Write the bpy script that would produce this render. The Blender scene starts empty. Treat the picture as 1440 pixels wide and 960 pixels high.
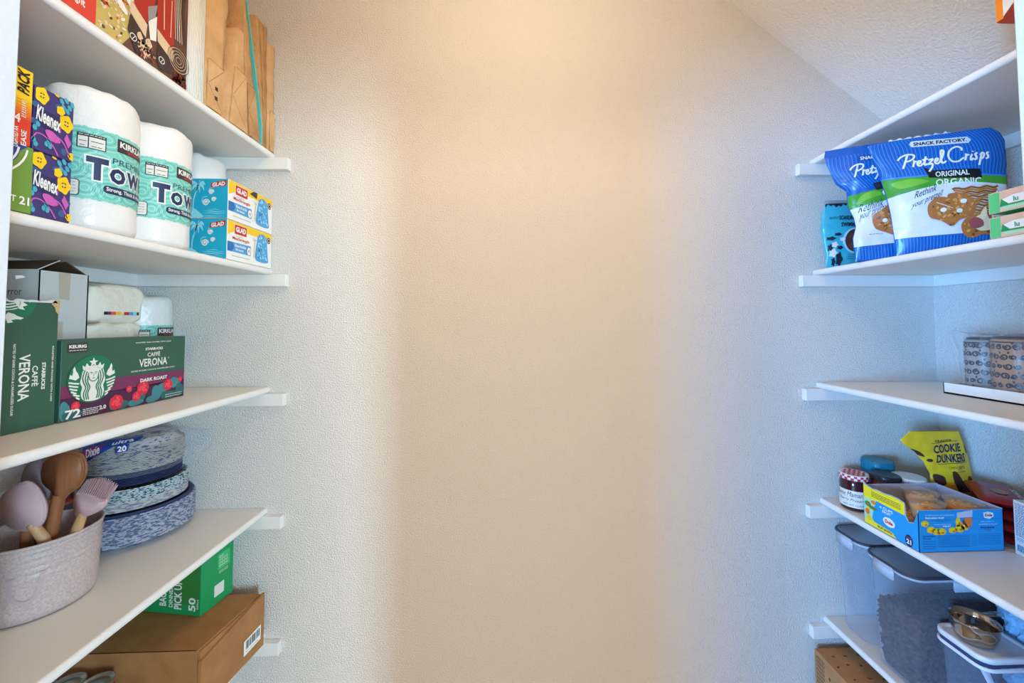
import bpy, bmesh, math, random
from mathutils import Vector, Matrix, noise
from mathutils.geometry import tessellate_polygon
random.seed(7)
S = bpy.context.scene
COL = S.collection
PI = math.pi
def srgb(c):
    return tuple((v/255/12.92 if v/255 <= .04045 else ((v/255+.055)/1.055)**2.4) for v in c) + (1,)

# ---------------------------------------------------------------- camera, world, lights, exposure
cam = bpy.data.objects.new('camera', bpy.data.cameras.new('camera'))
COL.objects.link(cam)
yaw, pit, rol = math.radians(1.9971), math.radians(2.2243), math.radians(-0.1725)
r0 = Vector((math.cos(yaw), -math.sin(yaw), 0))
f0 = Vector((math.sin(yaw)*math.cos(pit), math.cos(yaw)*math.cos(pit), math.sin(pit)))
u0 = r0.cross(f0)
rr = math.cos(rol)*r0 + math.sin(rol)*u0
uu = -math.sin(rol)*r0 + math.cos(rol)*u0
mw = Matrix((rr, uu, -f0)).transposed().to_4x4()
mw.translation = (-0.0113, -1.2939, 1.507)
cam.matrix_world = mw
cam.data.sensor_width = 36
cam.data.lens = 560.99*36/1440
cam.data.shift_x = (720-735.28)/1440
cam.data.shift_y = (431.82-480)/1440
cam.data.clip_start = .02
S.camera = cam

w = bpy.data.worlds.new('world'); S.world = w; w.use_nodes = True
bg = w.node_tree.nodes['Background']
bg.inputs[0].default_value = (1, .88, .75, 1); bg.inputs[1].default_value = .72

def light(name, kind, loc, energy, color, size=None, size_y=None, aim=None):
    d = bpy.data.lights.new(name, kind); d.energy = energy; d.color = color
    o = bpy.data.objects.new(name, d); COL.objects.link(o); o.location = loc
    if kind == 'AREA':
        d.shape = 'RECTANGLE'; d.size = size; d.size_y = size_y
        o.rotation_euler = (Vector(aim)-Vector(loc)).to_track_quat('-Z', 'Y').to_euler()
    if kind == 'POINT': d.shadow_soft_size = size
    return o
# daylight from two windows of the room behind the doorway, one to each side
light('window_daylight_right', 'AREA', (3.30, -4.10, 1.4), 172, (.48, .78, 1), .35, 1.5, (-.5, 0, 1.5))
light('window_daylight_left', 'AREA', (-3.6, -3.9, 1.2), 330, (.16, .48, 1), 1.0, 1.4, (.9, 0, 1.4))
# warm lamps of the room, straight behind the doorway
light('room_lamp_glow', 'AREA', (.10, -4.6, 1.75), 52, (1, .82, .62), 1.5, 1.1, (0, 0, 1.35))
# the pantry's own ceiling lamp
light('lamp_bulb', 'POINT', (.02, -.72, 2.58), 7.5, (1, .80, .58), .09)

S.view_settings.view_transform = 'Standard'; S.view_settings.look = 'None'
S.view_settings.exposure = 0.37; S.view_settings.gamma = 1; S.view_settings.use_curve_mapping = False

# ---------------------------------------------------------------- materials
MC = {}
def M(name, rgb, rough=.55, metal=0, bump=None, spec=.4, mix=None, coat=0):
    """rgb 0..255; bump=(scale, distance); mix=(rgb2, scale, kind, lo, hi)"""
    if name in MC: return name
    m = bpy.data.materials.new(name); m.use_nodes = True; MC[name] = m
    nt = m.node_tree; b = nt.nodes['Principled BSDF']
    b.inputs['Base Color'].default_value = srgb(rgb); b.inputs['Roughness'].default_value = rough
    b.inputs['Metallic'].default_value = metal; b.inputs['Specular IOR Level'].default_value = spec
    b.inputs['Coat Weight'].default_value = coat
    tc = nt.nodes.new('ShaderNodeTexCoord')
    if mix:
        rgb2, sc, kind, lo, hi = mix
        mp = nt.nodes.new('ShaderNodeMapping'); nt.links.new(tc.outputs['Object'], mp.inputs[0])
        mp.inputs['Scale'].default_value = sc if isinstance(sc, tuple) else (sc,)*3
        if kind == 'noise':
            t = nt.nodes.new('ShaderNodeTexNoise'); t.inputs['Scale'].default_value = 1; t.inputs['Detail'].default_value = 4; o = t.outputs['Fac']
        elif kind == 'voronoi':
            t = nt.nodes.new('ShaderNodeTexVoronoi'); t.inputs['Scale'].default_value = 1; o = t.outputs['Distance']
        else:
            t = nt.nodes.new('ShaderNodeTexWave'); t.inputs['Scale'].default_value = 1; t.inputs['Distortion'].default_value = 3; o = t.outputs['Fac']
            if kind == 'rings': t.wave_type = 'RINGS'
        nt.links.new(mp.outputs[0], t.inputs['Vector'])
        r = nt.nodes.new('ShaderNodeMapRange'); r.inputs['From Min'].default_value = lo; r.inputs['From Max'].default_value = hi
        nt.links.new(o, r.inputs['Value'])
        x = nt.nodes.new('ShaderNodeMix'); x.data_type = 'RGBA'
        x.inputs[6].default_value = srgb(rgb); x.inputs[7].default_value = srgb(rgb2)
        nt.links.new(r.outputs[0], x.inputs[0]); nt.links.new(x.outputs[2], b.inputs['Base Color'])
    if bump:
        n = nt.nodes.new('ShaderNodeTexNoise'); n.inputs['Scale'].default_value = bump[0]; n.inputs['Detail'].default_value = 3
        nt.links.new(tc.outputs['Object'], n.inputs['Vector'])
        bp = nt.nodes.new('ShaderNodeBump'); bp.inputs['Strength'].default_value = 1; bp.inputs['Distance'].default_value = bump[1]
        nt.links.new(n.outputs['Fac'], bp.inputs['Height']); nt.links.new(bp.outputs[0], b.inputs['Normal'])
    return name
def MT(name, rgb, alpha, rough=.1, edge=.25):
    """thin clear or milky plastic"""
    m = bpy.data.materials.new(name); m.use_nodes = True; MC[name] = m
    nt = m.node_tree; b = nt.nodes['Principled BSDF']; out = nt.nodes['Material Output']
    b.inputs['Base Color'].default_value = srgb(rgb); b.inputs['Roughness'].default_value = rough
    tr = nt.nodes.new('ShaderNodeBsdfTransparent'); tr.inputs[0].default_value = (.97, .98, 1, 1)
    mx = nt.nodes.new('ShaderNodeMixShader'); mx.inputs[0].default_value = alpha
    fr = nt.nodes.new('ShaderNodeLayerWeight'); fr.inputs[0].default_value = .35
    ad = nt.nodes.new('ShaderNodeMath'); ad.operation = 'MULTIPLY_ADD'; ad.inputs[1].default_value = edge; ad.inputs[2].default_value = alpha; ad.use_clamp = True
    nt.links.new(fr.outputs['Facing'], ad.inputs[0]); nt.links.new(ad.outputs[0], mx.inputs[0])
    nt.links.new(tr.outputs[0], mx.inputs[1]); nt.links.new(b.outputs[0], mx.inputs[2]); nt.links.new(mx.outputs[0], out.inputs[0])
    return name

M('wall_paint', (228, 222, 215), .75, bump=(230, .0052), spec=.25)
M('ceiling_paint', (244, 238, 230), .8, bump=(170, .004), spec=.2)
M('shelf_paint', (236, 232, 226), .38, bump=(60, .0003), spec=.45)
M('jamb_paint', (214, 217, 222), .4, bump=(150, .0006))
M('floor_wood', (196, 172, 144), .5, mix=((174, 148, 120), (3, 30, 3), 'noise', .3, .7))
M('white', (240, 238, 232), .5); M('black', (22, 22, 26), .5); M('offwhite', (228, 222, 212), .6)
M('grey', (150, 150, 152), .6); M('darkgrey', (70, 70, 74), .6); M('navy', (30, 40, 84), .5)
M('red', (206, 40, 34), .5); M('yellow', (250, 200, 20), .45); M('orange', (246, 120, 34), .45)
M('cardboard', (176, 128, 80), .75, bump=(120, .0006), mix=((160, 113, 68), 14, 'noise', .35, .7))
M('cardboard_in', (96, 68, 44), .8)
M('cardboard_edge', (120, 84, 52), .8)
M('kraft', (224, 182, 132), .78, bump=(38, .008), mix=((204, 158, 106), 14, 'noise', .35, .7))
M('kraft_b', (208, 164, 112), .78, bump=(38, .009), mix=((180, 132, 84), 14, 'noise', .35, .7))
M('kraft_line', (128, 88, 50), .8)
M('teal_card', (96, 208, 208), .5)

# ---------------------------------------------------------------- mesh builder
TXT = {}
def text_tris(s, bold, shear):
    k = (s, bold, shear)
    if k in TXT: return TXT[k]
    c = bpy.data.curves.new('txt', 'FONT'); c.body = s; c.resolution_u = 2; c.offset = bold; c.shear = shear; c.fill_mode = 'FRONT'
    o = bpy.data.objects.new('txt', c)
    me = o.to_mesh(); me.calc_loop_triangles()
    tr = [[(me.vertices[i].co.x, me.vertices[i].co.y) for i in t.vertices] for t in me.loop_triangles]
    o.to_mesh_clear(); bpy.data.objects.remove(o); bpy.data.curves.remove(c)
    xs = [p[0] for t in tr for p in t]; ys = [p[1] for t in tr for p in t]
    if not xs: TXT[k] = []; return []
    x0, x1, y0, y1 = min(xs), max(xs), min(ys), max(ys)
    r = [[((p[0]-x0)/(x1-x0), (p[1]-y0)/(y1-y0)) for p in t] for t in tr]
    TXT[k] = r
    return r

class MB:
    def __init__(s): s.V = []; s.F = []; s.Mi = []; s.Sm = []; s.mats = []
    def mi(s, m):
        if m not in s.mats: s.mats.append(m)
        return s.mats.index(m)
    def face(s, pts, m, smooth=False):
        n = len(s.V); s.V += [Vector(p) for p in pts]; s.F.append(tuple(range(n, n+len(pts)))); s.Mi.append(s.mi(m)); s.Sm.append(smooth)
    def grid(s, rows, m, smooth=True, closed=False, flip=False, fm=None):
        n = len(s.V); R = len(rows); C = len(rows[0])
        for r in rows: s.V += [Vector(p) for p in r]
        for i in range(R-1):
            for j in range(C if closed else C-1):
                a = n+i*C+j; b = n+i*C+(j+1) % C; c = b+C; d = a+C
                s.F.append((a, d, c, b) if flip else (a, b, c, d)); s.Mi.append(s.mi(fm(i, j) if fm else m)); s.Sm.append(smooth)
    def bm(s, bm, m, smooth=False):
        n = len(s.V); bm.verts.index_update()
        s.V += [v.co.copy() for v in bm.verts]
        for f in bm.faces: s.F.append(tuple(n+v.index for v in f.verts)); s.Mi.append(s.mi(m)); s.Sm.append(smooth)
        bm.free()
    def box(s, lo, hi, m, bev=.0008, seg=1, mx=None):
        b = bmesh.new(); bmesh.ops.create_cube(b, size=1)
        lo = Vector(lo); hi = Vector(hi); c = (lo+hi)/2; d = hi-lo
        for v in b.verts: v.co = Vector((v.co.x*d.x, v.co.y*d.y, v.co.z*d.z)) + c
        if bev: bmesh.ops.bevel(b, geom=b.edges[:], offset=min(bev, min(d)*.45), segments=seg, affect='EDGES')
        if mx is not None: bmesh.ops.transform(b, matrix=mx, verts=b.verts)
        s.bm(b, m, seg > 1)
    def hexa(s, P, m, n=(1, 1, 1), amp=0, fr=9, smooth=False):
        """P: 8 corners as P[x][y][z]; subdivided and wrinkled"""
        b = bmesh.new(); N = max(n)
        def at(u, v, w_):
            r = Vector((0, 0, 0))
            for i in (0, 1):
                for j in (0, 1):
                    for k in (0, 1):
                        r += Vector(P[i][j][k])*((u if i else 1-u)*(v if j else 1-v)*(w_ if k else 1-w_))
            return r
        idx = {}
        def vert(i, j, k):
            if (i, j, k) not in idx:
                q = at(i/n[0], j/n[1], k/n[2])
                if amp: q = q + Vector(noise.noise_vector(q*fr+Vector((3.1, 7, 1))))*amp
                idx[(i, j, k)] = b.verts.new(q)
            return idx[(i, j, k)]
        for ax in range(3):
            o1, o2 = [(1, 2), (2, 0), (0, 1)][ax]
            for side in (0, n[ax]):
                for i in range(n[o1]):
                    for j in range(n[o2]):
                        q = []
                        for di, dj in ((0, 0), (1, 0), (1, 1), (0, 1)):
                            t = [0, 0, 0]; t[ax] = side; t[o1] = i+di; t[o2] = j+dj; q.append(vert(*t))
                        b.faces.new(q if side else q[::-1])
        s.bm(b, m, smooth)
    def lathe(s, prof, c, m, n=40, smooth=True, axis=None, fm=None, th0=0):
        rows = []
        for r, z in prof:
            rows.append([(c[0]+r*math.cos(th0+2*PI*k/n), c[1]+r*math.sin(th0+2*PI*k/n), c[2]+z) for k in range(n)])
        s.grid(rows, m, smooth, closed=True, fm=(lambda i, j: fm[i]) if fm else None)
    def tube(s, pts, rad, m, n=10, cap=True, flat=1.0):
        rows = []; pts = [Vector(p) for p in pts]
        for i, p in enumerate(pts):
            t = (pts[min(i+1, len(pts)-1)]-pts[max(i-1, 0)]).normalized()
            a = t.cross(Vector((0, 1, 0)));
            if a.length < .1: a = t.cross(Vector((1, 0, 0)))
            a.normalize(); b = t.cross(a).normalized(); r = rad[i] if isinstance(rad, (list, tuple)) else rad
            rows.append([p + a*math.cos(2*PI*k/n)*r + b*math.sin(2*PI*k/n)*r*flat for k in range(n)])
        s.grid(rows, m, True, closed=True)
        if cap: s.face(rows[0], m); s.face(rows[-1][::-1], m)
    def outline(s, pts, fn, thick, m, bev=.002, seg=3, smooth=True):
        """pts 2D outline -> pillow-edged slab; fn(x, y, off)"""
        b = bmesh.new(); vs = [b.verts.new((p[0], p[1], 0)) for p in pts]; f = b.faces.new(vs)
        r = bmesh.ops.extrude_face_region(b, geom=[f]); up = [v for v in r['geom'] if isinstance(v, bmesh.types.BMVert)]
        for v in up: v.co.z = thick
        bmesh.ops.recalc_face_normals(b, faces=b.faces[:])
        e = [e for e in b.edges if abs(e.verts[0].co.z-e.verts[1].co.z) < 1e-9]
        if bev: bmesh.ops.bevel(b, geom=e, offset=bev, segments=seg, affect='EDGES', clamp_overlap=True)
        for v in b.verts: v.co = fn(v.co.x, v.co.y, v.co.z)
        s.bm(b, m, smooth)
    def build(s, name, parent=None, base=None, label=None, cat=None, group=None, kind=None):
        base = Vector(parent.get('_b') if parent is not None else (base or (0, 0, 0)))
        me = bpy.data.meshes.new(name)
        me.from_pydata([v-base for v in s.V], [], s.F)
        for m in s.mats: me.materials.append(MC[m])
        me.polygons.foreach_set('material_index', s.Mi); me.polygons.foreach_set('use_smooth', s.Sm); me.update()
        o = bpy.data.objects.new(name, me); COL.objects.link(o); o['_b'] = tuple(base)
        if parent is not None: o.parent = parent
        else: o.location = base
        tag(o, label, cat, group, kind)
        return o
def tag(o, label=None, cat=None, group=None, kind=None):
    if label: o['label'] = label
    if cat: o['category'] = cat
    if group: o['group'] = group
    if kind: o['kind'] = kind
    return o
def thing(name, base, label, cat, group=None):
    o = bpy.data.objects.new(name, None); COL.objects.link(o); o.location = base; o['_b'] = tuple(base); o.empty_display_size = .02
    return tag(o, label, cat, group)
def dup(root, d, label=None, rz=0):
    def cp(o, par):
        c = o.copy(); COL.objects.link(c)
        if par: c.parent = par
        for ch in [k for k in bpy.data.objects if k.parent == o and k != c]: cp(ch, c)
        return c
    r = cp(root, None); r.location = root.location + Vector(d); r.rotation_euler.z = root.rotation_euler.z + rz
    if label: r['label'] = label
    return r
def smooth_curve(pts, n=6, closed=True):
    out = []; N = len(pts)
    for i in range(N if closed else N-1):
        g = lambda k: Vector(pts[k % N] if closed else pts[min(max(k, 0), N-1)])
        p0, p1, p2, p3 = g(i-1), g(i), g(i+1), g(i+2)
        for k in range(n):
            t = k/n
            q = .5*((2*p1)+(p2-p0)*t+(2*p0-5*p1+4*p2-p3)*t*t+(3*p1-p0-3*p2+p3)*t**3)
            out.append(tuple(q))
    if not closed: out.append(tuple(pts[-1]))
    return out

class Panel:
    """prints polygons on a surface given by fn(x, y, off) in metres; own units are cm"""
    def __init__(s, mb, fn, fine=None, step=.00028): s.mb = mb; s.fn = fn; s.fine = fine; s.step = step
    def tri(s, t, m, off):
        if s.fine:
            ls = [math.dist(t[0], t[1]), math.dist(t[1], t[2]), math.dist(t[2], t[0])]; k = ls.index(max(ls))
            if ls[k] > s.fine:
                a, b, c = t[k], t[(k+1) % 3], t[(k+2) % 3]; q = ((a[0]+b[0])/2, (a[1]+b[1])/2)
                s.tri([a, q, c], m, off); s.tri([q, b, c], m, off); return
        s.mb.face([s.fn(p[0]/100, p[1]/100, off) for p in t], m)
    def poly(s, pts, m, L=1):
        off = L*s.step
        if s.fine or len(pts) > 4:
            for t in tessellate_polygon([[Vector((p[0], p[1], 0)) for p in pts]]): s.tri([pts[i] for i in t], m, off)
        else: s.mb.face([s.fn(p[0]/100, p[1]/100, off) for p in pts], m)
    def rect(s, x0, y0, x1, y1, m, L=1): s.poly([(x0, y0), (x1, y0), (x1, y1), (x0, y1)], m, L)
    def rrect(s, x0, y0, x1, y1, r, m, L=1, n=4):
        p = []
        for cx, cy, a in ((x1-r, y0+r, -90), (x1-r, y1-r, 0), (x0+r, y1-r, 90), (x0+r, y0+r, 180)):
            p += [(cx+r*math.cos(math.radians(a+90*k/n)), cy+r*math.sin(math.radians(a+90*k/n))) for k in range(n+1)]
        s.poly(p, m, L)
    def ell(s, x, y, rx, ry, m, L=1, n=20, rot=0, wob=0, lob=5):
        p = []
        for k in range(n):
            a = 2*PI*k/n; q = 1+wob*math.cos(lob*a); u, v = rx*q*math.cos(a), ry*q*math.sin(a)
            p.append((x+u*math.cos(rot)-v*math.sin(rot), y+u*math.sin(rot)+v*math.cos(rot)))
        s.poly(p, m, L)
    def star(s, x, y, R, r, m, L=1, n=5):
        s.poly([(x+(R if k % 2 == 0 else r)*math.sin(PI*k/n), y+(R if k % 2 == 0 else r)*math.cos(PI*k/n)) for k in range(2*n)], m, L)
    def stroke(s, pts, wd, m, L=1, closed=False, sm=0, taper=False):
        if sm: pts = smooth_curve(pts, sm, closed)
        N = len(pts); A = []; B = []
        for i in range(N):
            p, q = (pts[i-1], pts[(i+1) % N]) if closed else (pts[max(i-1, 0)], pts[min(i+1, N-1)])
            dx, dy = q[0]-p[0], q[1]-p[1]; l = math.hypot(dx, dy) or 1; h = wd/2*((1-abs(2*i/(N-1)-1)**3*.8) if taper else 1)
            A.append((pts[i][0]-dy/l*h, pts[i][1]+dx/l*h)); B.append((pts[i][0]+dy/l*h, pts[i][1]-dx/l*h))
        for i in range(N if closed else N-1):
            j = (i+1) % N; s.quad(B[i], B[j], A[j], A[i], m, L)
    def quad(s, a, b, c, d, m, L):
        if s.fine: s.tri([a, b, c], m, L*s.step); s.tri([a, c, d], m, L*s.step)
        else: s.mb.face([s.fn(p[0]/100, p[1]/100, L*s.step) for p in (a, b, c, d)], m)
    def ring(s, x, y, r, wd, m, L=1, n=24, a0=0, a1=360):
        full = a1-a0 >= 360
        pts = [(x+r*math.cos(math.radians(a0+(a1-a0)*k/n)), y+r*math.sin(math.radians(a0+(a1-a0)*k/n))) for k in range(n if full else n+1)]
        s.stroke(pts, wd, m, L, closed=full)
    def text(s, t, x0, y0, x1, y1, m, L=2, bold=.0, shear=0, rot=0, slope=0):
        cx, cy = (x0+x1)/2, (y0+y1)/2; c, sn = math.cos(math.radians(rot)), math.sin(math.radians(rot)); w_, h = x1-x0, y1-y0
        for tr in text_tris(t, bold, shear):
            q = []
            for a, b in tr:
                u = (a-.5)*w_; v = (b-.5)*h + (a-.5)*slope
                q.append((cx+u*c-v*sn, cy+u*sn+v*c))
            s.tri(q, m, L*s.step)
    def lines(s, x0, y0, x1, y1, n, m, L=2, wd=.1, seed=0):
        """rows of small unreadable print as broken strokes"""
        rnd = random.Random(seed)
        for i in range(n):
            y = y1-(y1-y0)*(i+.5)/n; x = x0
            while x < x1-.1:
                l = rnd.uniform(.25, .7)*max(1, (x1-x0)/6); e = min(x+l, x1)
                s.rect(x, y-wd/2, e, y+wd/2, m, L); x = e+.12*max(1, (x1-x0)/8)
def F_left(X, y0, z0): return lambda x, y, o: Vector((X+o, y0+x, z0+y))        # face towards +X, reading away from the camera
def F_right(X, y0, z0): return lambda x, y, o: Vector((X-o, y0-x, z0+y))       # face towards -X
def F_front(Y, x0, z0): return lambda x, y, o: Vector((x0+x, Y-o, z0+y))       # face towards the camera
def F_top(Z, x0, y0): return lambda x, y, o: Vector((x0+x, y0+y, Z+o))

# ---------------------------------------------------------------- room shell
XL, XR = -1.182, 1.419
YD, YF = -.90, -1.04            # inner and outer side of the wall with the doorway
CZ = 2.74
def zs(x): return 2.604-.76*(x-.728)
XS = .728+(2.604-CZ)/.76
def shell(name, fn):
    m = MB(); fn(m); return m.build(name, kind='structure')
shell('wall_back', lambda m: m.hexa([[[(XL-.1, 0, 0), (XL-.1, 0, CZ)], [(XL-.1, .1, 0), (XL-.1, .1, CZ)]], [[(XR+.1, 0, 0), (XR+.1, 0, CZ)], [(XR+.1, .1, 0), (XR+.1, .1, CZ)]]], 'wall_paint'))
shell('wall_left', lambda m: m.box((XL-.1, YD, 0), (XL, 0, CZ), 'wall_paint', 0))
shell('wall_right', lambda m: m.box((XR, YD, 0), (XR+.1, 0, CZ), 'wall_paint', 0))
def ceil(m):
    m.box((XL-.1, YD, CZ), (XS, .1, CZ+.1), 'ceiling_paint', 0)
    x1 = XR+.1
    m.hexa([[[(XS, YD, CZ), (XS, YD, CZ+.1)], [(XS, .0, CZ), (XS, .0, CZ+.1)]], [[(x1, YD, zs(x1)), (x1, YD, zs(x1)+.1)], [(x1, .0, zs(x1)), (x1, .0, zs(x1)+.1)]]], 'ceiling_paint')
shell('ceiling', ceil)
shell('floor', lambda m: m.box((-4.6, -5.2, -.1), (4.6, .1, 0), 'floor_wood', 0))
JL, JR, HD = -.485, .525, 2.06
def fw(m):
    m.box((-3.2, YF, 0), (JL-.02, YD, 2.9), 'wall_paint', 0)
    m.box((JR+.02, YF, 0), (3.2, YD, 2.9), 'wall_paint', 0)
    m.box((JL-.02, YF, HD+.02), (JR+.02, YD, 2.9), 'wall_paint', 0)
shell('wall_front', fw)
def jamb(m):
    m.box((JL-.02, YF-.006, 0), (JL, YD+.0, HD), 'jamb_paint', .002)
    m.box((JR, YF-.006, 0), (JR+.02, YD+.0, HD), 'jamb_paint', .002)
    m.box((JL-.02, YF-.006, HD), (JR+.02, YD+.0, HD+.02), 'jamb_paint', .002)
shell('trim_1', jamb)
shell('baseboard_back', lambda m: m.box((XL, -.014, 0), (XR, -.0005, .10), 'shelf_paint', .003))
shell('baseboard_left', lambda m: m.box((XL+.0005, YD, 0), (XL+.014, -.014, .10), 'shelf_paint', .003))
shell('baseboard_right', lambda m: m.box((XR-.014, YD, 0), (XR-.0005, -.014, .10), 'shelf_paint', .003))

M('lamp_glass', (255, 244, 226), .4)
mm = MC['lamp_glass'].node_tree.nodes['Principled BSDF']; mm.inputs['Emission Color'].default_value = (1, .82, .6, 1); mm.inputs['Emission Strength'].default_value = 3
lt = thing('ceiling_light', (.02, -.72, CZ), 'round white flush lamp on the pantry ceiling', 'ceiling light')
m = MB(); m.lathe([(0, -.001), (.15, -.001), (.15, -.02), (.14, -.025), (0, -.025)], (.02, -.72, CZ), 'shelf_paint'); m.build('base', lt)
m = MB(); m.lathe([(.13, -.025), (.125, -.035), (.10, -.046), (.05, -.053), (.002, -.055)], (.02, -.72, CZ), 'lamp_glass'); m.build('diffuser', lt)

# ---------------------------------------------------------------- shelves (bottom heights) and their wall cleats
H = [2.0342, 1.6613, 1.2886, .9137, .5374, .1625]
ST = .019
T = [h+ST for h in H]
EL, ER = -.764, 1.003
ordw = ['topmost', 'second from top', 'third from top', 'fourth from top', 'fifth from top', 'lowest']
def shelf(side, i):
    h = H[i]; left = side == 'left'
    word = 'white painted wall shelf on the %s wall, %s of that side' % (side, ordw[i])
    hold = {('left', 0): 'holding paper bags', ('left', 1): 'holding paper towels', ('left', 2): 'holding green coffee boxes', ('left', 3): 'holding plates and crock', ('left', 4): 'holding brown cardboard box', ('left', 5): 'standing empty',
            ('right', 0): 'under the sloped ceiling', ('right', 1): 'holding snack bags', ('right', 2): 'holding patterned tins', ('right', 3): 'holding jars and fruit cups', ('right', 4): 'holding clear food containers', ('right', 5): 'holding spotted brown box'}[(side, i)]
    m = MB(); n = 6; y0, y1 = YD+.003, -.001
    if left: xs_, xe, sg = XL+.0005, EL, 1
    else: xs_, xe, sg = XR-.0005, ER, -1
    r = .0075
    prof = [(xs_, h), (xe-sg*r, h)] + [(xe-sg*r+sg*r*math.sin(a), h+ST/2-(ST/2)*math.cos(a)) for a in [PI*k/8 for k in range(9)]] + [(xe-sg*r, h+ST), (xs_, h+ST)]
    P0 = [Vector((x, y0, z)) for x, z in prof]; P1 = [Vector((x, y1, z)) for x, z in prof]
    for k in range(len(prof)):
        j = (k+1) % len(prof); m.face([P0[k], P1[k], P1[j], P0[j]] if not left else [P0[j], P1[j], P1[k], P0[k]], 'shelf_paint', 1 <= k <= len(prof)-3)
    m.face(P0 if not left else P0[::-1], 'shelf_paint'); m.face(P1[::-1] if not left else P1, 'shelf_paint')
    s = m.build('wall_shelf', base=(xs_, y1, h), label='white wall shelf %s, %s on the %s side' % (hold, ordw[i], side), cat='shelf', group='white pantry shelves')
    c = MB()
    if left: c.box((XL+.0005, -.0195, h-.038), (-.7126, -.0005, h-.0002), 'shelf_paint', .0012)
    else: c.box((.9535, -.0195, h-.038), (XR-.0005, -.0005, h-.0002), 'shelf_paint', .0012)
    c.build('cleat', s)
    c = MB(); yb = YD+.003
    if left: c.box((XL+.0005, yb, h-.038), (XL+.0195, -.0196, h-.0002), 'shelf_paint', .0012)
    else: c.box((XR-.0195, yb, h-.038), (XR-.0005, -.0196, h-.0002), 'shelf_paint', .0012)
    c.build('cleat', s)
for i in range(6):
    shelf('left', i); shelf('right', i)

# ================================================================ LEFT SIDE
XF = -.768
# ---------------------------------------------------------------- top left shelf: picture box, white binder, folded kraft bags
z0 = T[0]
t = thing('picture_box', (-.95, -.53, z0), 'large flat gift box with red boots and garland picture on its front', 'box')
M('pic_red', (214, 66, 48), .4); M('pic_brown', (98, 66, 54), .4); M('pic_dark', (62, 46, 46), .4); M('pic_cream', (222, 196, 160), .4); M('pic_gold', (196, 172, 96), .4)
m = MB(); m.box((-1.08, -.80, z0), (XF-.002, -.349, z0+.33), 'white', .002); m.build('body', t)
m = MB(); P = Panel(m, F_left(XF-.002, -.70, z0+.0))
P.rect(-9, .2, 35, 32.5, 'pic_brown', 1); P.rect(-9, .2, 14.5, 32.5, 'pic_red', 2)
P.poly([(14.5, .2), (19.5, .2), (23, 6), (23.5, 16), (22, 32), (14.5, 32)], 'pic_gold', 2)
rnd = random.Random(3)
for k in range(240):
    x, y = rnd.uniform(14.8, 22.6), rnd.uniform(.4, 22)
    if x > 19+y*.25: continue
    P.ell(x, y, rnd.uniform(.25, .6), rnd.uniform(.15, .35), rnd.choice(['pic_cream', 'offwhite', 'pic_gold', 'pic_red', 'pic_brown', 'pic_cream']), 3+k % 3, n=7, rot=rnd.uniform(0, 3))
for x, y, a in ((16.6, 9, .9), (18.8, 8, .8), (20.6, 10, .6), (18, 12, .7)): P.ell(x, y, .7, 2.0, 'white', 6, n=12, rot=a)
M('boot_red', (178, 40, 34), .3); M('berry_hi', (226, 110, 96), .3)
P.poly(smooth_curve([(20.6, 16), (20.9, 12.6), (21.6, 10.6), (23.2, 8.9), (24.6, 8.6), (25.4, 10.6), (26.0, 16)], 4), 'boot_red', 6); P.stroke([(22.4, 15), (22.6, 12)], .3, 'berry_hi', 6.5, taper=True); P.poly([(20.9, 10.4), (24.6, 8.0), (24.3, 5.0), (20.6, 8)], 'pic_cream', 7)
P.poly([(20.9, 7.6), (24.1, 5.2), (24.3, 1.8), (22.4, .4), (20.4, 4)], 'pic_dark', 6)
P.poly([(24.8, 9), (26.8, 11.5), (26.8, 6), (25.4, 5.4)], 'white', 6); P.poly([(24.6, 12), (26.8, 14), (26.4, 11), (24.8, 9)], 'grey', 7)
P.poly([(26.7, 20), (26.9, 8.5), (31.2, 6.9), (31.3, 20)], 'boot_red', 6); P.poly([(26.9, 9.0), (31.2, 6.9), (31.1, 4.2), (27.1, 6.3)], 'pic_cream', 7)
P.stroke([(28.4, 18), (28.6, 10)], .25, 'pic_cream', 7); P.stroke([(30.4, 18), (30.3, 9.5)], .2, 'pic_cream', 7)
P.poly([(27.3, 6.4), (31.0, 4.4), (30.9, 1.4), (28, .6), (27.0, 2)], 'pic_dark', 6)
for x, y in ((21.6, 3.2), (28.2, 2.8)): P.ring(x, y, .7, .15, 'white', 8, n=10); P.stroke([(x-.2, y-.5), (x+.4, y+.5)], .12, 'white', 8)
for x, y, s_ in ((23.0, 4.4, .9), (23.4, 2.6, 1.2), (25.0, 4.2, 1.1), (24.6, 2.0, 1.2)): P.ell(x, y, s_*.7, s_, 'pic_cream', 8, n=9, wob=.15)
for k in range(60): P.ell(rnd.uniform(22.6, 26.6), rnd.uniform(.5, 4.6), .2, .3, rnd.choice(['boot_red', 'pic_brown', 'pic_cream', 'pic_dark']), 9, n=6)
for k in range(9): P.ring(32.6, 5.6, .4+.32*k, .12, 'pic_cream' if k % 2 else 'pic_dark', 7, n=16)
for k in range(70): P.ell(rnd.uniform(31.3, 34.8), rnd.uniform(.4, 2.8), .3, .3, rnd.choice(['boot_red', 'pic_brown', 'boot_red']), 8, n=6)
for k in range(6): P.stroke([(31.6+k*.6, 10), (31.2+k*.5, 17), (30.8+k*.7, 30)], .16, rnd.choice(['pic_cream', 'pic_dark', 'white']), 7)
P.text('The extra Night', 4.2, 2.2, 12.6, 4.2, 'white', 3, bold=.02, slope=-1.6); P.text('The most fun', 4.2, 5.5, 10.6, 7.3, 'white', 3, bold=.015)
m.build('printed_cover', t)
t = thing('binder', (-.93, -.318, z0), 'plain cream white binder standing between picture box and paper bags', 'binder')
m = MB(); m.box((-1.06, -.346, z0), (XF-.003, -.292, z0+.32), 'offwhite', .003, 2); m.build('cover', t)
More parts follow.
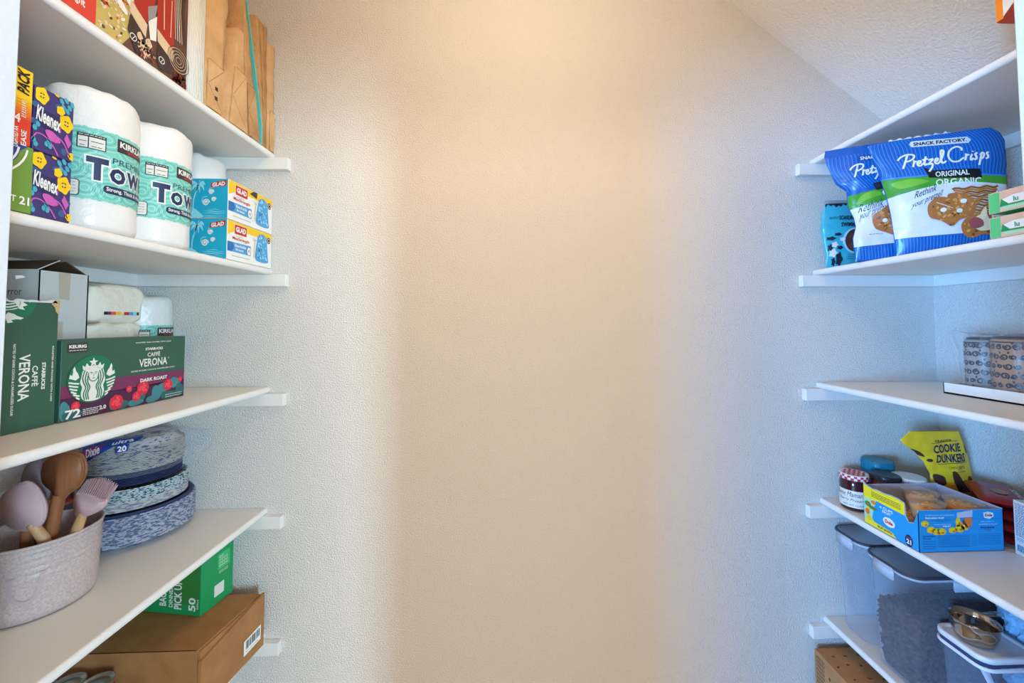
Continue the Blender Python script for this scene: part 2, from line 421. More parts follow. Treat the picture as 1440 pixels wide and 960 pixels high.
m = MB()
for k in range(9): m.box((-1.05, -.342+k*.0053, z0+.001), (XF-.0015, -.3405+k*.0053, z0+.318), 'white', 0)
m.build('page_edges', t)

def kraft(y0, y1, yt0, yt1, zt, fold, mat, label, x1=XF-.004, xt=None, depth=.24, diag=1, seed=1, thin=0, marks=None):
    xt = x1 if xt is None else xt
    t = thing('paper_bag', ((x1-depth/2), (y0+y1)/2, z0), label, 'paper bag', 'folded kraft bags on the top left shelf')
    m = MB(); zb = z0+.0008
    P8 = [[[(x1-depth, y0, zb), (xt-depth, yt0, zt)], [(x1-depth, y1, zb), (xt-depth, yt1, zt)]], [[(x1, y0, zb), (xt, yt0, zt)], [(x1, y1, zb), (xt, yt1, zt)]]]
    m.hexa(P8, mat, (5, 5, 34), .003, 24+seed*1.3, True); m.build('bag', t)
    # folded square bottom lying against the narrow side
    def fn(x, y, o):
        f = y/(zt-z0); a = y0+(yt0-y0)*f; b = y1+(yt1-y1)*f
        return Vector((x1+(xt-x1)*f+.0045+o, a+(b-a)*x, z0+y))
    if fold:
        m = MB(); fz = fold-z0
        m.outline([(.04, .002), (.96, .002), (.97, fz), (.03, fz)], lambda x, y, o: fn(x, y, o-.003), .003, mat, 0, 1, False)
        wdt = (y1-y0)
        q = lambda a, b, h=.0022: m.face([fn(a[0]-.5*h/wdt*.6, a[1], .0004), fn(a[0]+.5*h/wdt*.6, a[1], .0004), fn(b[0]+.5*h/wdt*.6, b[1], .0004), fn(b[0]-.5*h/wdt*.6, b[1], .0004)], 'kraft_line')
        if diag: q((.10, fz*.52), (.92, fz*.97)); q((.05, fz*.48), (.95, .006))
        m.face([fn(.03, fz-.001, .0004), fn(.97, fz-.001, .0004), fn(.97, fz, .0004), fn(.03, fz, .0004)], 'kraft_line')
        if marks:
            for yy in marks: m.face([fn(.45, yy, .0006), fn(.62, yy, .0006), fn(.62, yy+.010, .0006), fn(.45, yy+.010, .0006)], 'pic_dark')
        m.build('bottom_flap', t)
    else:
        m = MB()
        for k in (.3, .68): m.outline([(k, .004), (k+.05, .004), (k+.04, (zt-z0)*.98), (k, (zt-z0)*.98)], lambda x, y, o: fn(x, y, o-.003), .002, mat, 0, 1, False)
        m.build('fold', t)
    return t
kraft(-.288, -.232, -.286, -.214, z0+.39, z0+.125, 'kraft', 'wide kraft bag with printed bottom flap, next to the white binder', seed=1, marks=(.03, .055))
kraft(-.230, -.213, -.210, -.190, z0+.375, None, 'kraft_b', 'thin wrinkled kraft bag wedged behind the wide printed one', seed=2, x1=XF-.030)
kraft(-.209, -.130, -.178, -.150, z0+.285, z0+.165, 'kraft', 'short tapering kraft bag with diagonal creases on its flap', seed=3, x1=XF-.003)
kraft(-.126, -.072, -.162, -.1525, z0+.40, z0+.15, 'kraft_b', 'tall kraft bag leaning against the turquoise folder', seed=4, x1=XF-.003)
t = thing('folder', (-.90, -.07, z0), 'turquoise card folder standing between the kraft bags', 'folder')
m = MB(); x_ = -.85
sec = [(-.066, .0005), (-.066, .06), (-.086, .145), (-.150, .395)]
for (ya, za), (yb2, zb2) in zip(sec, sec[1:]):
    m.hexa([[[(x_, ya, z0+za), (x_, yb2, z0+zb2)], [(x_, ya+.0025, z0+za), (x_, yb2+.0025, z0+zb2)]], [[(XF, ya, z0+za), (XF, yb2, z0+zb2)], [(XF, ya+.0025, z0+za), (XF, yb2+.0025, z0+zb2)]]], 'teal_card', (1, 1, 1))
m.build('cover', t); m = MB(); m.box((x_, -.108, z0+.0006), (XF-.001, -.066, z0+.004), 'teal_card', 0); m.build('flap', t)
kraft(-.056, -.045, -.128, -.112, z0+.385, None, 'kraft', 'slim kraft bag just behind the turquoise folder', seed=5, x1=XF-.022)
kraft(-.043, -.028, -.096, -.040, z0+.385, None, 'kraft_b', 'kraft bag with a dark recycling print near its top', seed=6, x1=XF-.008)
kraft(-.026, -.004, -.032, -.005, z0+.345, z0+.13, 'kraft', 'shortest folded kraft bag, standing against the back wall', seed=7, diag=0, x1=XF-.002)

# ---------------------------------------------------------------- second left shelf
z0 = T[1]
M('batt_red', (228, 62, 38), .4); M('batt_yel', (250, 204, 30), .4); M('batt_mid', (244, 128, 40), .4)
t = thing('battery_box', (-.84, -.72, z0+.106), 'red and yellow value pack box at the doorway, on the green box', 'box')
m = MB(); m.box((-.90, -.80, z0+.1065), (XF, -.646, z0+.226), 'batt_red', .001)
P = Panel(m, F_left(XF, -.80, z0+.1065))
P.rect(.2, 7.4, 15.3, 11.9, 'batt_yel', 1)
for k in range(8): 
    c = k/7; nm = M('batt_g%d' % k, (int(228+22*c), int(62+140*c), int(38-8*c)), .4); P.rect(.1, 3.4+.5*k, 15.3, 3.95+.5*k, nm, 2)
P.text('PACK', 12.2, 9.0, 16.0, 10.6, 'black', 3, bold=.04, rot=90, shear=.25); P.text('VALUE', 8.6, 8.6, 13.4, 10.6, 'black', 3, bold=.04, rot=90, shear=.25)
P.lines(14.0, 4.2, 14.6, 7.0, 8, 'white', 3, .12, 3); P.text('24', 12.4, 3.2, 13.9, 4.6, 'white', 3, .02); P.text('LIGHTED AA', 11.8, .6, 15, 1.2, 'white', 3, rot=90, bold=.02); P.text('EASE', 13.2, .7, 15.6, 1.4, 'white', 3, rot=90, bold=.02)
m.build('carton', t)
t = thing('wrap_box', (-.85, -.72, z0), 'green and blue box marked 21 under the red battery box', 'box')
M('g_green', (112, 150, 58), .45); M('g_blue', (44, 62, 148), .45)
m = MB(); m.box((-.92, -.81, z0+.0006), (XF, -.641, z0+.106), 'g_green', .001); P = Panel(m, F_left(XF, -.81, z0+.0006))
P.poly([(.2, 10.4), (16.0, 10.4)]+[(7+8.2*math.cos(math.radians(a)), 10.4-6.3*math.sin(math.radians(a))) for a in range(8, 180, 12)], 'g_blue', 2)
for r in (7.0, 7.9, 9.0): 
    P.stroke([(7+r*math.cos(math.radians(a)), 10.4-r*.75*math.sin(math.radians(a))) for a in range(4, 178, 8)], .28, 'white', 3)
P.text('21', 15.2, 1.2, 16.5, 2.5, 'white', 3, .03); P.text('SQ FT', 12.0, 1.2, 14.8, 2.4, 'white', 3, .03)
m.build('carton', t)

M('kl_purple', (62, 54, 112), .4); M('kl_deep', (46, 40, 92), .4); M('kl_pink', (206, 92, 176), .4); M('kl_teal', (70, 168, 190), .4); M('kl_blue', (52, 92, 140), .4)
def tissue(z, label):
    t = thing('tissue_box', (-.85, -.62, z), label, 'tissue box', 'purple floral tissue boxes')
    m = MB(); m.box((-.99, -.6405, z+.0005), (XF-.003, -.583, z+.1055), 'kl_purple', .001)
    P = Panel(m, F_left(XF-.003, -.6525, z-.006))
    def flower(x, y, s):
        P.ell(x, y, s*.82, s*1.15, 'yellow', 3, n=40, wob=.09, lob=5)
        for a in (45, 135, 225, 315): P.ell(x+s*.22*math.cos(math.radians(a)), y+s*.34*math.sin(math.radians(a)), s*.09, s*.16, 'kl_deep', 4, n=6, rot=math.radians(a))
    P.rect(1.2, 4.6, 4.6, 7.6, 'kl_deep', 1)
    for x, y, a in ((4.6, 9.2, .5), (1.4, 8.0, .3), (6.3, 3.9, .6), (5.6, 2.0, 1.2), (1.2, 5.2, .2)): P.ell(x, y, .65, .5, 'kl_blue', 2, n=12, rot=a)
    for x, y in ((5.0, 10.4), (5.7, 10.9), (5.3, 9.5), (6.2, 9.9), (6.6, 10.6), (5.9, 9.1)): P.ell(x, y, .32, .5, 'kl_teal', 2, n=12, rot=.4)
    for x, y in ((1.3, 4.2), (1.7, 4.9), (1.2, 2.2), (1.5, 1.6), (3.0, 2.2), (3.5, 2.0), (3.3, 2.8)): P.ell(x, y, .32, .45, 'kl_teal', 3, n=10)
    P.stroke([(1.0, 1.8), (1.5, 3.3), (2.6, 3.4), (3.8, 2.4), (4.7, .9)], .2, 'kl_pink', 3, sm=5)
    P.stroke([(3.4, 4.0), (4.6, 4.0), (5.6, 3.2), (6.5, 1.4)], .2, 'kl_pink', 3, sm=5)
    P.poly(smooth_curve([(2.7, 4.4), (3.8, 4.6), (5.0, 3.4), (4.2, 2.9), (3.3, 3.2)], 4), 'kl_pink', 4); P.poly([(5.9, 5.2), (6.6, 3.8), (6.2, 2.8), (5.5, 4.2)], 'kl_pink', 3); P.poly([(4.4, 5.2), (4.9, 5.8), (5.0, 5.0)], 'kl_pink', 3)
    flower(2.1, 9.8, 1.15); flower(5.75, 6.9, 1.25); P.ell(4.85, 8.7, .6, .8, 'yellow', 3, n=24, wob=.12); P.ell(4.2, 11.0, .4, .18, 'yellow', 3, n=8, rot=-.3)
    P.poly([(6.5, 1.0), (6.1, 1.6), (6.5, 2.2), (7.0, 2.2), (7.0, .9)], 'yellow', 3)
    P.text('Kleenex', 1.35, 5.2, 4.9, 7.7, 'white', 5, bold=.03, shear=.2, slope=-.8)
    m.build('carton', t); return t
tissue(z0, 'purple floral tissue box on the shelf, lower of the two')
tissue(z0+.1065, 'purple floral tissue box stacked on top of the other one')

# paper towel rolls
M('towel_plastic', (236, 232, 226), .32, bump=(55, .0025), spec=.5); M('towel_teal', (128, 204, 188), .38); M('towel_swirl', (92, 176, 162), .38); M('towel_light', (168, 224, 210), .38)
M('kirk', (62, 50, 52), .4); M('towel_navy', (32, 50, 88), .4); M('film_white', (246, 244, 240), .25, bump=(60, .003))
def towel(c, z, label, view=0.0):
    r = .068; t = thing('paper_towel_roll', (c[0], c[1], z), label, 'paper towels', 'wrapped paper towel rolls')
    m = MB(); n = 72; rows = []
    prof = [(.001, 0.002), (.05, .001), (.062, .003), (r-.001, .010)] + [(r, .012+.018*k) for k in range(14)] + [(r-.001, .262), (r-.004, .270), (r-.012, .2765), (.045, .2800), (.024, .279), (.020, .274), (.001, .272)]
    for rr_, zz_ in prof:
        row = []
        for k in range(n):
            a = 2*PI*k/n; q = rr_
            wr = noise.noise(Vector((math.cos(a)*2.2, math.sin(a)*2.2, zz_*14+c[1]*50)))
            if rr_ > .055 and (zz_ > .2 or zz_ < .05): q += wr*.0022
            zz2 = zz_ + (wr*.004 if zz_ > .255 and rr_ > .03 else 0)
            row.append((c[0]+q*math.cos(a), c[1]+q*math.sin(a), z+zz2))
        rows.append(row)
    m.grid(rows, 'towel_plastic', True, closed=True); m.build('roll', t)
    m = MB(); va = math.radians(view)
    def fn(x, y, o):
        a = va + x/r; q = r+.0006+o
        return Vector((c[0]+q*math.cos(a), c[1]+q*math.sin(a), z+y))
    def clip(x0, x1): return x0, x1
    P = Panel(m, fn, fine=.9, step=.00022)
    P.rect(-13, 6.1, 6.6, 19.3, 'towel_teal', 1)
    rnd = random.Random(5)
    for k, (x, y) in enumerate([(-6.8, 16.5), (-3.2, 18.0), (.8, 16.8), (4.2, 14.2), (-7.6, 11.5), (-4.2, 12.6), (-.4, 12.0), (3.6, 9.2), (-6.0, 8.0), (-2.6, 7.6), (.9, 8.2), (5.4, 17.9), (-10.5, 14), (-10, 9)]):
        for q in range(5):
            R = .55+.45*q
            pts = []
            for a in range(0, 361, 20):
                px, py = x+R*1.1*math.cos(math.radians(a)), y+R*math.sin(math.radians(a))
                if 6.2 < py < 19.2 and px < 6.5: pts.append((px, py))
                else:
                    if len(pts) > 2: P.stroke(pts, .13, 'towel_swirl' if q % 2 else 'towel_light', 2)
                    pts = []
            if len(pts) > 2: P.stroke(pts, .13, 'towel_swirl' if q % 2 else 'towel_light', 2)
    for b in (6.1, 19.3):
        for k in range(26): P.ell(-12+k*.72, b, .4, .10+.1*(k % 3), 'towel_teal', 1, n=8)
    # size boxes
    P.rect(-7.2, 15.4, -3.4, 18.2, 'black', 3); P.rect(-7.05, 15.55, -5.8, 17.6, 'offwhite', 4); P.rect(-5.65, 15.55, -3.55, 17.6, 'offwhite', 4)
    P.stroke([(-6.9, 16.7), (-5.95, 16.7)], .12, 'black', 5); P.stroke([(-5.4, 16.8), (-3.8, 16.8)], .12, 'black', 5)
    P.lines(-6.8, 15.7, -6.0, 16.1, 1, 'black', 5, .12); P.lines(-5.3, 15.7, -3.9, 16.1, 1, 'black', 5, .12); P.lines(-7.0, 17.75, -3.6, 18.1, 1, 'offwhite', 5, .12)
    P.rect(-1.8, 16.2, 6.4, 18.8, 'kirk', 3); P.text('KIRKLAND', -1.4, 17.2, 5.8, 18.4, 'white', 4, bold=.035); P.text('SIGNATURE', 0, 16.5, 5.0, 17.0, 'batt_red', 4, .0)
    def word(s, x0, y0, x1, y1):
        P.text(s, x0-.1, y0-.1, x1+.1, y1+.1, 'white', 4, bold=.12); P.text(s, x0+.18, y0+.18, x1-.18, y1-.18, 'towel_navy', 5, bold=.06)
    word('T', -6.1, 9.5, -2.8, 14.2); word('O', -3.0, 9.6, -.1, 13.0); word('W', -.2, 9.6, 3.4, 13.0); word('E', 3.3, 9.6, 5.2, 13.0); 
    P.text('PREMIUM', -2.4, 13.6, 5.2, 14.7, 'towel_navy', 4, bold=-.005); P.ell(-3.0, 14.0, .22, .5, 'towel_light', 4, n=8)
    P.rrect(-3.6, 7.6, 6.3, 9.1, .6, 'towel_navy', 4); P.text('Strong, Thick & Absorbent', -3.2, 7.85, 6.0, 8.85, 'white', 5, .02)
    P.rrect(-9.6, 6.3, -6.6, 9.4, .5, 'darkgrey', 3); P.rrect(-9.45, 6.45, -6.75, 9.25, .4, 'offwhite', 4); P.lines(-9.2, 6.7, -7.1, 9.0, 4, 'grey', 5, .12, 8)
    m.build('printed_band', t)
    return t
towel((-.842, -.482), z0+.0005, 'paper towel roll beside the purple tissue boxes')
towel((-.842, -.343), z0+.0005, 'middle paper towel roll of the second shelf, nearly touching the blue bag boxes')
t3 = towel((-.948, -.0715), z0+.0005, 'paper towel roll mostly hidden behind the stacked blue bag boxes'); t3.scale = (1, 1, 1.16)

M('glad_teal', (34, 172, 204), .4); M('glad_light', (150, 224, 238), .4); M('glad_blue', (74, 160, 214), .4); M('glad_pale', (176, 220, 240), .4); M('glad_yel', (250, 200, 24), .4); M('glad_dark', (28, 110, 180), .4)
def glad(z, label, torn):
    t = thing('trash_bag_box', (-.82, -.10, z), label, 'box', 'stacked trash bag boxes')
    m = MB(); m.box((-.874, -.203, z+.0005), (XF, -.003, z+.1085), 'white', .0008)
    P = Panel(m, F_front(-.203, -.874, z))
    P.rect(.1, .1, 10.5, 10.8, 'glad_teal', 1)
    P.poly(smooth_curve([(.2, .3), (.2, 2.6), (1.4, 2.9), (3.0, 1.8), (4.2, .3)], 4), 'glad_light', 2)
    for a, b in ((1.9, 1.2), (1.4, .8)):
        P.stroke([(4.2, a), (6, a+.1), (8, a-.1), (10, a+.1)], .2, 'glad_light', 2, taper=True)
        P.stroke([(3.6, b-.4), (6, b-.5), (9.6, b-.35)], .16, 'glad_light', 2, taper=True)
    P.stroke([(5.2, 2.4), (7.2, 2.5), (8.6, 2.3)], .16, 'glad_light', 2, taper=True)
    P.stroke([(1.5, 2.4), (1.6, 5), (2.3, 7.6), (2.7, 9.0)], .34, 'glad_light', 3, sm=4)
    for ex, ey, cx, cy in ((.6, 8.6, 1.4, 9.9), (1.1, 7.6, 1.6, 8.9), (3.2, 6.9, 3.2, 8.4), (4.3, 7.4, 4.0, 8.9), (4.6, 9.0, 3.9, 9.9), (3.3, 10.2, 3.0, 9.9), (1.9, 7.1, 2.2, 8.3)):
        P.poly(smooth_curve([(2.7, 9.1), (cx, cy+.3), (ex, ey), (cx+.3*(1 if ex < 2.7 else -1), cy-.5)], 4), 'glad_light', 3)
    for x, y, r in ((4.9, 4.3, .95), (6.2, 7.2, .7), (6.9, 5.2, .6)):
        pts = [(x+r*(1-k/26)*math.cos(k*.55), y+r*(1-k/26)*math.sin(k*.55)) for k in range(22)]
        P.stroke(pts, .28, 'white', 3); P.ell(x, y, r*.3, r*.3, 'white', 3, n=10)
    P.stroke([(3.9, 4.3), (4.0, 5.6), (5.2, 5.9)], .2, 'glad_light', 3, sm=3); P.stroke([(5.5, 7.2), (5.8, 8.2), (6.9, 8.4)], .2, 'glad_light', 3, sm=3)
    P.poly([(6.0, 8.3), (10.0, 8.9), (10.2, 10.5), (6.1, 9.7)], 'red', 3); P.text('GLAD', 6.4, 8.75, 9.8, 9.9, 'white', 4, .05, slope=.5)
    P = Panel(m, F_left(XF, -.203, z)); 
    P.rect(.1, 8.6, 19.8, 10.75, 'glad_yel', 1); P.poly([(.1, 8.6), (.1, 6.8), (4, 8.6)], 'glad_yel', 1)
    P.rrect(2.7, 7.4, 7.9, 10.2, .3, 'white', 2); P.rrect(2.8, 7.5, 7.8, 10.1, .3, 'red', 3); P.text('GLAD', 3.2, 8.1, 7.4, 9.6, 'white', 4, .05)
    P.text('ForceFlex', 3.4, 6.75, 6.4, 7.15, 'grey', 3); P.text('MaxStrength', 2.0, 5.6, 9.0, 6.7, 'red', 3, .02)
    P.poly([(.1, 5.0), (9.8, 5.2), (9.8, 2.4), (.1, 2.4)], 'glad_blue', 2); P.poly([(.1, 5.0), (2.0, 5.0), (2.8, 3.7), (1.8, 2.4), (.1, 2.4)], 'glad_dark', 3)
    P.text('Beachside', 3.0, 3.9, 7.6, 4.7, 'white', 4, .02); P.text('Breeze', 3.4, 2.9, 6.6, 3.6, 'white', 4, .02); P.ell(8.9, 3.6, 1.0, 1.3, 'glad_dark', 4); P.ell(8.9, 3.6, .85, 1.15, 'white', 5); P.text('45', 8.4, 3.2, 9.4, 4.0, 'grey', 6, .02)
    P.lines(2, 1.0, 9.5, 1.6, 1, 'grey', 3, .15)
    P.poly(smooth_curve([(12.2, 1.6), (12.0, 4.5), (12.6, 7.2), (13.2, 9.2), (15.2, 9.9), (17.2, 9.0), (17.6, 6.4), (18.0, 3.4), (17.8, 1.5)], 4), 'glad_blue', 3)
    rnd = random.Random(9)
    for k in range(24):
        x, y = rnd.uniform(12.8, 17), rnd.uniform(2.2, 8.6); P.poly([(x, y), (x+rnd.uniform(.3, 1.2), y+rnd.uniform(-.4, .8)), (x+rnd.uniform(-.2, .6), y+rnd.uniform(.5, 1.6))], rnd.choice(['glad_pale', 'glad_dark', 'glad_light', 'glad_pale']), 4)
    P.stroke([(11.2, 2.2), (11.3, 4.5), (11.7, 7.2)], .25, 'pic_gold', 3)
    for ex, ey in ((10.4, 7.9), (11.2, 8.3), (12.2, 8.2), (12.6, 7.4), (10.6, 7.1)): P.stroke([(11.7, 7.3), (ex, ey)], .3, 'g_green', 3, taper=True)
    P.ell(18.3, 8.6, .85, 1.0, 'navy', 3); P.ring(18.3, 8.6, .55, .15, 'white', 4)
    if torn: P.poly([(8.8, 9.6), (10.6, 10.78), (12.2, 10.78), (12.0, 9.0)], 'pic_dark', 4)
    m.build('carton', t)
glad(z0, 'lower turquoise trash bag box with palm tree, resting on the shelf', 0)
glad(z0+.1095, 'upper turquoise trash bag box with palm tree and torn yellow edge', 1)

# ---------------------------------------------------------------- third left shelf
z0 = T[2]
M('sb_green', (52, 92, 74), .5, bump=(30, .0004)); M('sb_logo', (22, 116, 78), .5); M('sb_wine', (122, 46, 88), .5); M('sb_winedark', (74, 34, 66), .5); M('sb_teal', (66, 134, 140), .5); M('sb_teal2', (44, 104, 106), .5)
M('berry', (222, 40, 66), .5); M('berry2', (246, 84, 100), .5); M('sb_white', (236, 232, 222), .5)
def siren(P, cx, cy, R, L=3, rot=0):
    c_, s_ = math.cos(math.radians(rot)), math.sin(math.radians(rot))
    def q(p): return [(cx+R*(a*c_-b*s_), cy+R*(a*s_+b*c_)) for a, b in p]
    P.ell(cx, cy, R, R, 'sb_logo', L, n=48)
    W = 'sb_white'
    inside = lambda p: [(a*min(1, .97/max(1e-6, math.hypot(a, b))), b*min(1, .97/max(1e-6, math.hypot(a, b)))) for a, b in p]
    P.poly(q([(0, .92), (.05, .78), (.19, .77), (.08, .68), (.12, .54), (0, .62), (-.12, .54), (-.08, .68), (-.19, .77), (-.05, .78)]), W, L+1)
    P.poly(q([(-.42, .42), (-.46, .62), (-.34, .54), (-.28, .70), (-.18, .56), (0, .58), (.18, .56), (.28, .70), (.34, .54), (.46, .62), (.42, .42), (0, .50)]), W, L+1)
    hair = [(-.42, .38), (-.48, .12), (-.52, -.12), (-.44, -.32), (-.48, -.55), (-.42, -.80), (-.2, -.93), (.2, -.93), (.42, -.80), (.48, -.55), (.44, -.32), (.52, -.12), (.48, .12), (.42, .38), (.2, .48), (-.2, .48)]
    P.poly(q(smooth_curve(inside(hair), 4)), W, L+1)
    G = 'sb_logo'
    for sg in (-1, 1):
        for k, x in enumerate((.38, .29, .21)):
            pts = [(sg*(x-.03), .40-.06*k), (sg*(x+.05-.02*k), .10), (sg*(x+.01), -.12), (sg*(x-.08), -.34), (sg*(x-.0), -.60), (sg*(x-.05), -.86)]
            P.stroke(q(smooth_curve(inside(pts), 4, False)), .05*R, G, L+2)
        tail = [(sg*.62, .30), (sg*.78, .52), (sg*.84, .22), (sg*.92, .28), (sg*.95, .12), (sg*.70, .02), (sg*.56, .12)]
        P.poly(q(inside(tail)), W, L+1); P.poly(q([(sg*.66, .30), (sg*.76, .60), (sg*.82, .50), (sg*.80, .28)]), W, L+1.4)
        for k in range(6):
            y = -.06-.13*k; xo = math.sqrt(max(.01, .94-y*y)); xi = .56+.03*k if k < 4 else .52
            if xo-xi > .08: P.stroke(q([(sg*xi, y-.08), (sg*(xi+xo)/2, y-.04), (sg*xo, y+.02)]), .065*R, W, L+1)
    P.ell(cx, cy+R*.20*c_, R*.19, R*.27, W, L+3, n=20) if not rot else P.ell(cx+R*.20*-s_, cy+R*.2*c_, R*.27, R*.19, W, L+3, n=20)
    P.stroke(q([(-.2, .12), (-.17, .0), (-.06, -.1), (.06, -.1), (.17, .0), (.2, .12)]), .035*R, G, L+4)
    for sg in (-1, 1): P.stroke(q([(sg*.04, .26), (sg*.10, .29), (sg*.15, .27)]), .03*R, G, L+4); P.ell(*q([(sg*.09, .22)])[0], R*.03, R*.018, G, L+4, n=8)
    P.stroke(q([(0, .26), (.01, .12), (-.03, .11)]), .02*R, G, L+4); P.stroke(q([(-.05, .04), (0, .03), (.05, .04)]), .03*R, G, L+4)
# lying coffee box
t = thing('coffee_box', (-.96, -.30, z0), 'long green coffee pod box lying on its side, berries along the bottom', 'coffee box')
m = MB(); m.box((-1.012, -.453, z0+.0005), (-.915, -.145, z0+.1655), 'sb_green', .0008)
P = Panel(m, F_left(-.915, -.453, z0))
P.poly([(.1, 4.6), (.1, 7.2), (12, 7.6), (30.7, 7.2), (30.7, 4.4), (12, 4.6)], 'sb_wine', 1); P.rect(.1, .15, 30.7, 4.7, 'sb_winedark', 1)
rnd = random.Random(4)
for x, y, a, b in ((.9, 2.2, 1.0, 2.0), (2.3, 1.2, 2.0, 1.1), (11.3, 1.8, 1.4, 1.5), (13.2, 1.2, 1.5, 1.0), (17.6, 2.4, 1.3, 1.9), (16.4, 1.0, 2.0, .8), (22.2, 2.4, 1.6, 1.8), (24.5, 3.4, 2.2, 1.2), (27.6, 4.2, 1.8, 1.4), (29.2, 2.0, 1.4, 1.8), (26, 1.2, 3.0, 1.0), (21, 1.0, 2.0, .8)):
    lay_ = lay_+.12 if 'lay_' in globals() else 1.6; P.ell(x, y, a, b*.98, rnd.choice(['sb_teal', 'sb_teal2']), lay_, n=14, wob=.1, lob=3)
def berry(P, x, y, r, L=3):
    P.ell(x, y, r, r*1.05, 'berry', L, n=18, wob=.05, lob=7)
    for k in range(9): P.ell(x+r*.6*math.cos(k*.7)*((k % 3)+1)/3, y+r*.6*math.sin(k*.7)*((k % 3)+1)/3, r*.2, r*.2, 'berry2', L+1, n=7)
for x, y, r in ((2.9, 2.9, .9), (11.6, 2.0, 1.6), (18.2, 4.2, 1.6), (14.6, 4.5, .75), (16.5, 2.4, 1.1), (25.4, 3.9, 1.4), (29.3, 4.8, .7)): berry(P, x, y, r, 4+r)
siren(P, 6.2, 8.1, 5.0, 5)
P.rect(1.0, 14.0, 5.0, 16.0, 'kirk', 2); P.text('KEURIG', 1.3, 14.9, 4.7, 15.6, 'white', 3, .04); P.lines(1.3, 14.3, 4.7, 14.6, 1, 'white', 3, .12)
P.text('STARBUCKS', 18.6, 13.35, 23.6, 14.0, 'sb_white', 3, .04); P.text('CAFF\u00c8', 19.2, 11.7, 22.8, 13.0, 'sb_white', 3, .02); P.text('VERONA', 17.0, 9.3, 25.0, 11.3, 'sb_white', 3, .02); P.ring(25.4, 11.0, .18, .06, 'sb_white', 3, n=8)
P.text('ROASTED AND PACKED WITH CARE', 16.0, 15.2, 26, 15.5, 'sb_white', 3, .02); P.text('NOTES OF DARK COCOA & CARAMELIZED SUGAR', 15.0, 8.3, 27.4, 8.65, 'sb_white', 3, .02)
P.text('DARK ROAST', 17.3, 5.6, 25.0, 6.5, 'sb_white', 8, .04)
P.text('72', .9, .45, 3.9, 2.3, 'white', 7, .03); P.lines(4.3, .5, 7.6, 2.0, 4, 'sb_white', 7, .16, 5); P.text('2.0', 7.7, 1.1, 9.2, 2.0, 'sb_white', 7, .04); P.lines(24.6, .5, 29.8, 1.6, 2, 'sb_white', 7, .14, 6)
m.build('carton', t)
# upright coffee box
t = thing('coffee_box', (-.96, -.545, z0), 'green coffee pod box standing on end with torn open top', 'coffee box')
m = MB(); W0 = -.632; m.box((-1.012, W0, z0+.0005), (-.915, -.461, z0+.244), 'sb_green', .0008)
P = Panel(m, F_left(-.915, W0, z0)); P.rect(.1, .2, 8.6, 24.3, 'sb_wine', 1); P.rect(.1, .2, 5, 24.3, 'sb_winedark', 2)
# logo cut by the torn edge
import itertools
class Clip(Panel):
    def tri(s, t_, m_, off):
        if all(p[1] < 24.25 for p in t_): Panel.tri(s, t_, m_, off)
        elif any(p[1] < 24.25 for p in t_) and max(math.dist(t_[0], t_[1]), math.dist(t_[1], t_[2]), math.dist(t_[2], t_[0])) > .3:
            ls = [math.dist(t_[0], t_[1]), math.dist(t_[1], t_[2]), math.dist(t_[2], t_[0])]; k = ls.index(max(ls))
            a, b, c = t_[k], t_[(k+1) % 3], t_[(k+2) % 3]; q = ((a[0]+b[0])/2, (a[1]+b[1])/2)
            s.tri([a, q, c], m_, off); s.tri([q, b, c], m_, off)
    def quad(s, a, b, c, d, m, L): s.tri([a, b, c], m, L*s.step); s.tri([a, c, d], m, L*s.step)
C2 = Clip(m, P.fn); siren(C2, 8.3, 24.9, 5.0, 3, rot=-90)
for s9, x9, y9, l9, h9, b9 in (('STARBUCKS', 14.85, 9.95, 5.2, .65, .04), ('CAFF\u00c8', 13.55, 10.1, 3.9, 1.15, .02), ('VERONA', 11.75, 10.0, 8.6, 1.75, .02)): P.text(s9, x9-l9/2, y9-h9/2, x9+l9/2, y9+h9/2, 'sb_white', 3, b9, rot=-90)
P2 = lambda s, x, y, l, h: P.text(s, x-l/2, y-h/2, x+l/2, y+h/2, 'sb_white', 3, .02, rot=-90)
m.F = m.F; P2('ROASTED AND PACKED WITH CARE', 16.3, 10.2, 10.8, .3); P2('NOTES OF DARK COCOA & CARAMELIZED SUGAR', 10.1, 9.8, 13.0, .4)
m.build('carton', t)
m = MB(); pts = [(8, 24.4)]; rnd = random.Random(2)
for k in range(18): pts.append((8+k*.52, 24.4+rnd.uniform(-.15, .35)))
pts += [(17.2, 24.3), (17.1, 22.2), (16.5, 23.0), (15.6, 23.9)]
P = Panel(m, F_left(-.9145, W0, z0)); P.poly([(16.2, 24.6), (15.7, 23.9), (16.3, 23.2), (16.5, 22.4), (17.05, 21.8), (17.15, 24.6)], 'kraft', 2)
P.poly(pts[1:18]+[(16.8, 24.1), (8, 24.15)], 'offwhite', 2)
m.build('torn_edge', t)

